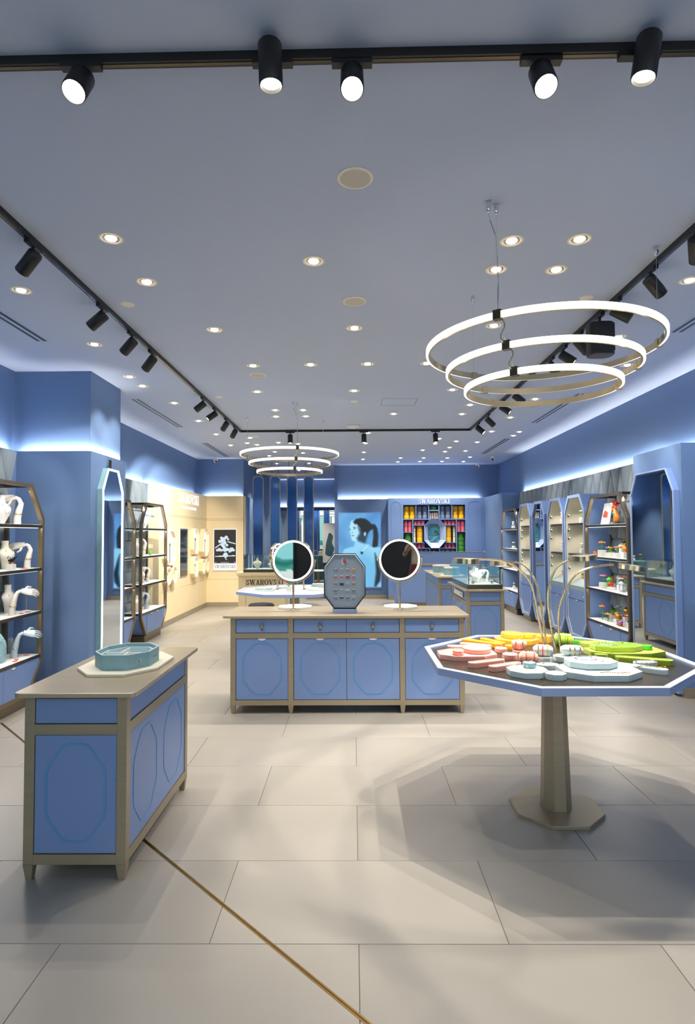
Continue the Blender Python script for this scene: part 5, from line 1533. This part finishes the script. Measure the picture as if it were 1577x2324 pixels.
# ================================================================== REAR WALL DISPLAY
YB = 14.74
SX, SZ = 2.0475, 2.374
kx = 1.558 / 740; kz = 1.225 / 582
fx = lambda zx: SX + (zx - 665) * kx
fz = lambda zy: SZ - (zy - 240) * kz
t = thing('display_cabinet', 'blue rear wall cabinet with arched pilasters and a grid of coloured cylinder boxes', 'cabinet', (SX, YB, 0))
def lb(x0, x1, y0, y1, z0, z1): return B(x0 - SX, x1 - SX, y0 - YB, y1 - YB, z0, z1)
xl, xr, zt_, zb_ = fx(290), fx(1030), fz(240), fz(840)
lb(.88, 3.285, YB + .30, YB + .33, 0, LZ).build('back', 'wall_blue', t)
for xa, xb in ((.88, xl), (xr, 3.285)):
    p = lb(xa, xb, YB, YB + .3, 0, LZ).build('pilaster', 'lacquer', t)
    o = octo(xa + .07 - SX, xb - .06 - SX, .3, 2.46, .06, .09); o = soften(o, .05)
    MB().frame(o, shrink(o, .008), -.004, .001, 'y').build('groove', 'inlay', p)
lb(xl, xr, YB, YB + .3, zt_, LZ).build('header', 'lacquer', t)
lb(xl, xr, YB, YB + .3, 0, zb_).build('lower_panel', 'lacquer', t)
lb(.88, 3.285, YB - .02, YB, 0, .10).build('kick_plate', 'bronze', t)
lettering('SWAROVSKI', .78, .115, .012, 'letter_white', t, Matrix.Translation((fx(660) - SX, 0, 2.405)))
def div(x0, x1, y0, y1):
    lb(fx(x0), fx(x1), YB + .01, YB + .30, fz(y1), fz(y0)).build('divider', 'lacquer', t)
for a in [(290, 1030, 408, 418), (438, 448, 245, 408), (590, 600, 245, 408), (713, 724, 245, 408), (868, 878, 245, 408), (600, 713, 302, 314), (398, 408, 418, 840), (918, 928, 418, 840),
          (408, 545, 480, 487), (790, 918, 480, 487), (408, 545, 690, 697), (790, 918, 690, 697), (408, 918, 755, 762), (290, 398, 565, 572), (928, 1030, 560, 566), (598, 606, 762, 840), (718, 726, 762, 840)]:
    div(*a)
# central octagon with a carved teal swirl
ob = octo(fx(540) - SX, fx(795) - SX, fz(755), fz(405), .17, .19)
oi = octo(fx(592) - SX, fx(732) - SX, fz(690), fz(472), .06, .07)
vs_o = [(p[0], -.02, p[1]) for p in ob]; vs_i = [(p[0], .10, p[1]) for p in oi]
MB().add(vs_o + vs_i, [(k, (k + 1) % 8, 8 + (k + 1) % 8, 8 + k) for k in range(8)]).build('octagon_surround', 'case_blue', t)
MB().frame(shrink(ob, -.003), ob, -.02, .28, 'y').build('octagon_case', 'lacquer', t)
MB().prism(shrink(oi, -.02), .101, .12, 'y').build('niche_back', 'velvet_teal', t)
cx_, cz_ = fx(660) - SX, fz(580)
for k, rr in enumerate((.135, .105, .076, .05, .026)):
    pts = [(cx_ + rr * cos(a_ * .35 + k * .5) * (1 - .015 * a_), .095, cz_ + rr * sin(a_ * .35 + k * .5) * (1 - .015 * a_)) for a_ in range(15)]
    MB().tube(pts, [.013 - .0006 * a_ for a_ in range(15)], 6).build('swirl', 'teal_relief', t, True)
for k in range(6):
    z_ = fz(622 + k * 12)
    MB().tube([(cx_ - .13 + .026 * j, .096, z_ + .014 * sin(j * .9 + k)) for j in range(11)], .009, 6).build('wave', 'teal_relief', t, True)
# the cylinder boxes
def cyl(lab, x0, x1, y0, y1, m, grp):
    xa, xb, za, zb = fx(x0), fx(x1), fz(y1), fz(y0)
    r = (xb - xa) / 2 - .004
    o = thing('cylinder_box', lab, 'box', ((xa + xb) / 2, YB + .06 + r, za), 0, grp)
    n = max(2, int((zb - za) / .11))
    h = (zb - za - .012) / n
    for k in range(n):
        MB().lathe([(r - .006, h * k), (r, h * k + .006), (r, h * (k + 1) - .008), (r - .006, h * (k + 1) - .001)], 18).build('tier', m, o, True)
def cyls(x0, x1, y0, y1, n, m, lab, grp):
    s = (x1 - x0) / n
    nm = {1: [''], 2: ['left of two ', 'right of two '], 3: ['left of three ', 'middle of three ', 'right of three '], 4: ['first of four ', 'second of four ', 'third of four ', 'last of four ']}[n]
    for k in range(n):
        cyl(nm[k] + lab, x0 + s * k, x0 + s * (k + 1), y0, y1, m, grp)
G = 'cylinder boxes in the rear cabinet'
cyls(296, 437, 250, 408, 2, 'box_yellow', 'yellow cylinder boxes in the top left corner bay', G)
cyls(452, 588, 250, 408, 2, 'box_grey', 'grey cylinder boxes in the top bay left of centre', G)
cyls(727, 866, 250, 408, 2, 'box_grey', 'grey cylinder boxes in the top bay right of centre', G)
cyls(882, 1026, 250, 408, 2, 'box_yellow', 'yellow cylinder boxes in the top right corner bay', G)
cyls(606, 710, 252, 302, 1, 'box_green', 'short green drum box in the top centre bay', G)
cyls(604, 712, 325, 408, 4, 'box_cream', 'cream cylinder boxes under the green drum', G)
cyls(300, 395, 422, 565, 2, 'box_pink', 'pink cylinder boxes in the left side bay', G)
cyls(412, 552, 422, 480, 3, 'box_pink', 'short pink boxes at the upper left of the octagon', G)
cyls(412, 440, 490, 690, 1, 'box_cream', 'tall slim cream box left of the octagon', G)
cyls(453, 528, 490, 690, 1, 'box_yellow', 'tall yellow cylinder box left of the octagon', G)
cyls(300, 397, 575, 838, 1, 'box_green', 'tall green cylinder box in the left side bay', G)
cyls(412, 552, 700, 755, 3, 'box_pink', 'short pink boxes at the lower left of the octagon', G)
cyls(775, 914, 422, 480, 3, 'box_pink', 'short pink boxes at the upper right of the octagon', G)
cyls(800, 870, 490, 690, 1, 'box_yellow', 'tall yellow cylinder box right of the octagon', G)
cyls(885, 914, 490, 690, 1, 'box_cream', 'tall slim cream box right of the octagon', G)
cyls(930, 1028, 422, 560, 2, 'box_pink', 'pink cylinder boxes in the right side bay', G)
cyls(930, 1028, 570, 838, 1, 'box_green', 'tall green cylinder box in the right side bay', G)
cyls(775, 914, 700, 755, 3, 'box_pink', 'short pink boxes at the lower right of the octagon', G)
cyls(412, 596, 766, 838, 3, 'box_grey', 'short grey boxes in the bottom left bay', G)
cyls(728, 914, 766, 838, 3, 'box_grey', 'short grey boxes in the bottom right bay', G)
figurine('clear crystal piece in the bottom centre bay of the rear cabinet', (fx(662), YB + .12, fz(838)), ['crystal', 'silver'], .11, False, None, 'gem')

# cash desk before it
t = thing('cash_desk', 'blue cash desk with rounded base and raised screen, before the rear cabinet', 'desk', (2.1, 13.75, 0))
MB().prism(rrect(-1.15, .95, -.28, .30, .06), .08, .92).build('body', 'lacquer', t)
MB().prism(rrect(-1.12, .93, -.25, .28, .06), 0, .08).build('kick_plate', 'bronze', t)
B(-1.17, .97, -.30, .32, .92, .95).build('worktop', 'champagne', t)
B(-.62, .97, .05, .08, .95, 1.21).build('screen_panel', 'lacquer', t)
B(-.62, .97, .04, .09, 1.21, 1.222).build('screen_cap', 'bronze', t)
B(.955, .985, .03, .10, 1.06, 1.24).build('end_post', 'silver', t)
t = thing('price_card', 'small white card standing on the cash desk', 'card', (1.18, 13.62, .95))
MB().prism([(-.06, 0), (.06, 0), (.06, .09), (-.06, .09)], 0, .006, 'y').build('card', 'paper', t)
MB().ring((0, -.002, .045), .014, .004, 16, 5, 'y').build('mark', 'brass', t)
# teal boxes on the sales counter
for i, (x, y, r_) in enumerate([(1.66, 11.15, .17), (1.74, 10.45, .15)]):
    t = thing('round_plate', ['white round plate under the rear teal box', 'white round plate under the front teal box'][i], 'plate', (x, y, ZC), 0, 'plates on the sales counter')
    MB().lathe([(0, 0), (r_ + .06, 0), (r_ + .065, .008), (r_ + .06, .014), (0, .014)], 32).build('disc', 'cream', t, True)
    t = thing('gift_box', ['rear eight-sided teal box with white lid on the sales counter', 'front eight-sided teal box with white lid on the sales counter'][i], 'box', (x, y, ZC + .014), 0, 'teal boxes on the sales counter')
    MB().prism(regoct(r_ * .88), 0, .115).build('body', 'teal_box', t)
    MB().prism(regoct(r_ * .92), .115, .14).build('lid', 'white', t, bevel=.003)
# inside the right vitrine
VZ = ZC + .0625
bust_display('round white collar display inside the right vitrine', (1.70, 8.15, VZ), 0, .20, 'mannequin', 'pieces in the right vitrine', 'silver')
arm_display('white mannequin hand inside the right vitrine', (1.86, 8.22, VZ), 0, .18, 'mannequin', 'pieces in the right vitrine', reach=-1, cuff='silver')
bust_display('white bust farther back in the right vitrine', (1.78, 8.65, VZ), 0, .20, 'white', 'pieces in the right vitrine')
for i, (x, y) in enumerate([(1.62, 8.0), (1.88, 8.02), (1.66, 8.45)]):
    figurine(['watch-like silver piece at the left front of the right vitrine', 'silver watch coiled at the right front of the right vitrine', 'pale stone in the middle of the right vitrine'][i], (x, y, VZ), ['silver', 'white'], .07, False, 'pieces in the right vitrine', 'gem')
spot(None, (1.755, 8.0, ZC + .31), (0, .3, -1), 4, COOL, 150, .5, .02).name = 'vitrine_bulb'

# what the mirrors look at: a lit banner across the mall walk
t = thing('mall_banner', 'tall teal and white fabric banner across the mall walk, seen in the left mirror', 'banner', (-3.1, -4.05, .3))
def cloth(u, v):
    k = (u - .84) / .16
    w1 = .70 + .05 * sin(k * 2.2); w2 = .82 + .05 * k + .02 * sin(k * 5)
    if v < w1: return (176 - 40 * v, 230 - 12 * v, 222)
    if v < w2:
        f = .5 + .5 * sin((v - w1) * 70 + k * 3)
        return (26 + 50 * f, 118 + 44 * f, 104 + 44 * f)
    if v < .91: return (232, 244, 240)
    return (40, 104, 96) if sin(k * 6) > .1 else (225, 240, 236)
B(-1.55, 1.55, -.03, -.0, -.02, 2.72).build('frame', 'black', t)
print_panel('print', 3.0, 2.68, 60, 60, cloth, 'print_backlit', t, Matrix.Translation((0, .004, 0)))

# the photographer, seen in the right mirror: one skinned body, clothes over it
def skinned(name, pts, edges, m, parent, sub=2, root=0):
    """pts: (x,y,z,rx,ry)"""
    me = bpy.data.meshes.new(name); bm = bmesh.new()
    lay = bm.verts.layers.skin.verify()
    vs = []
    for k, p in enumerate(pts):
        v = bm.verts.new(p[:3]); v[lay].radius = (p[3], p[4] if len(p) > 4 else p[3]); v[lay].use_root = (k == root); vs.append(v)
    for a, b in edges: bm.edges.new((vs[a], vs[b]))
    bm.to_mesh(me); bm.free()
    o = bpy.data.objects.new(name, me); COL.objects.link(o); o.parent = parent
    me.materials.append(MATS[m])
    o.modifiers.new('skin', 'SKIN').use_smooth_shade = True
    sd_ = o.modifiers.new('sub', 'SUBSURF'); sd_.levels = sub; sd_.render_levels = sub
    return o
t = thing('person', 'person in beige top and dark red skirt raising a camera, mirrored', 'person', (0, -.46, 0))
bp_ = [(0, 0, .94, .13, .10), (0, 0, 1.10, .12, .085), (0, .0, 1.28, .14, .09), (0, -.01, 1.40, .11, .07), (0, .0, 1.47, .05), (0, .02, 1.56, .07, .08), (0, .025, 1.66, .082, .092), (0, .02, 1.73, .06, .07)]
ed_ = [(k, k + 1) for k in range(7)]
for s_ in (-1, 1):
    b = len(bp_)
    bp_ += [(s_ * .17, -.01, 1.40, .055), (s_ * .27, .06, 1.20, .043), (s_ * .17, .26, 1.36, .034), (s_ * .085, .34, 1.48, .026), (s_ * .06, .37, 1.54, .03, .016),
            (s_ * .10, 0, .86, .09), (s_ * .105, .01, .50, .055), (s_ * .11, -.01, .28, .048), (s_ * .11, -.02, .07, .032), (s_ * .12, .11, .03, .032, .02)]
    ed_ += [(3, b), (b, b + 1), (b + 1, b + 2), (b + 2, b + 3), (b + 3, b + 4), (0, b + 5), (b + 5, b + 6), (b + 6, b + 7), (b + 7, b + 8), (b + 8, b + 9)]
    for f_ in range(5):
        c = len(bp_)
        dx = -s_ * .012 * (f_ - 1.5)
        bp_ += [(s_ * .055 + dx, .385, 1.56 + .004 * f_, .0095), (s_ * .040 + dx * 1.2, .40, 1.585 + .004 * (f_ % 3), .0085), (s_ * .022 + dx * 1.2, .395, 1.60 + .003 * (f_ % 2), .0075)]
        ed_ += [(b + 4, c), (c, c + 1), (c + 1, c + 2)]
skinned('body', bp_, ed_, 'skin', t)
skinned('top', [(0, 0, .98, .150, .118), (0, 0, 1.12, .138, .102), (0, 0, 1.29, .158, .106), (0, -.01, 1.405, .125, .082), (-.175, -.01, 1.40, .066), (-.225, .03, 1.29, .058), (.175, -.01, 1.40, .066), (.225, .03, 1.29, .058)], [(0, 1), (1, 2), (2, 3), (3, 4), (4, 5), (3, 6), (6, 7)], 'linen', t)
MB().ell([(0, 0, .48, .24, .20), (0, 0, .70, .21, .17), (0, 0, .92, .17, .14), (0, 0, 1.03, .148, .115)], 22).build('skirt', 'skirt', t, True)
MB().ell([(0, -.03, 1.44, .06, .03), (0, -.035, 1.55, .092, .07), (0, -.01, 1.66, .102, .098), (0, .0, 1.75, .08, .09), (0, .0, 1.80, .03, .04)], 16).build('hair', 'hair', t, True)
for s_ in (-1, 1):
    MB().ball((s_ * .03, .112, 1.655), .010, .006, .006, 8, 5).build('eye', 'black_gloss', t, True)
    MB().ball((s_ * .085, .02, 1.64), .012, .018, .028, 8, 5).build('ear', 'skin', t, True)
MB().ell([(0, .122, 1.605, .014, .014), (0, .118, 1.63, .010, .012), (0, .108, 1.66, .006, .006)], 8).build('nose', 'skin', t, True)
MB().ball((0, .105, 1.578), .020, .008, .006, 8, 5).build('mouth', 'coral', t, True)
MB().ring((-.222, .17, 1.283), .042, .008, 20, 6).build('wrist_band', 'black', t, True)
k_ = thing('photo_camera', 'black camera held up by the mirrored person', 'camera', (0, -.06, 1.60))
B(-.055, .055, -.03, .015, -.035, .04).build('camera_body', 'black', k_, bevel=.006)
MB().lathe([(.032, 0), (.034, .02), (.030, .026)], 20).build('lens', 'black_gloss', k_, True, M=Matrix.Translation((0, .014, .0)) @ Matrix.Rotation(-pi / 2, 4, 'X'))
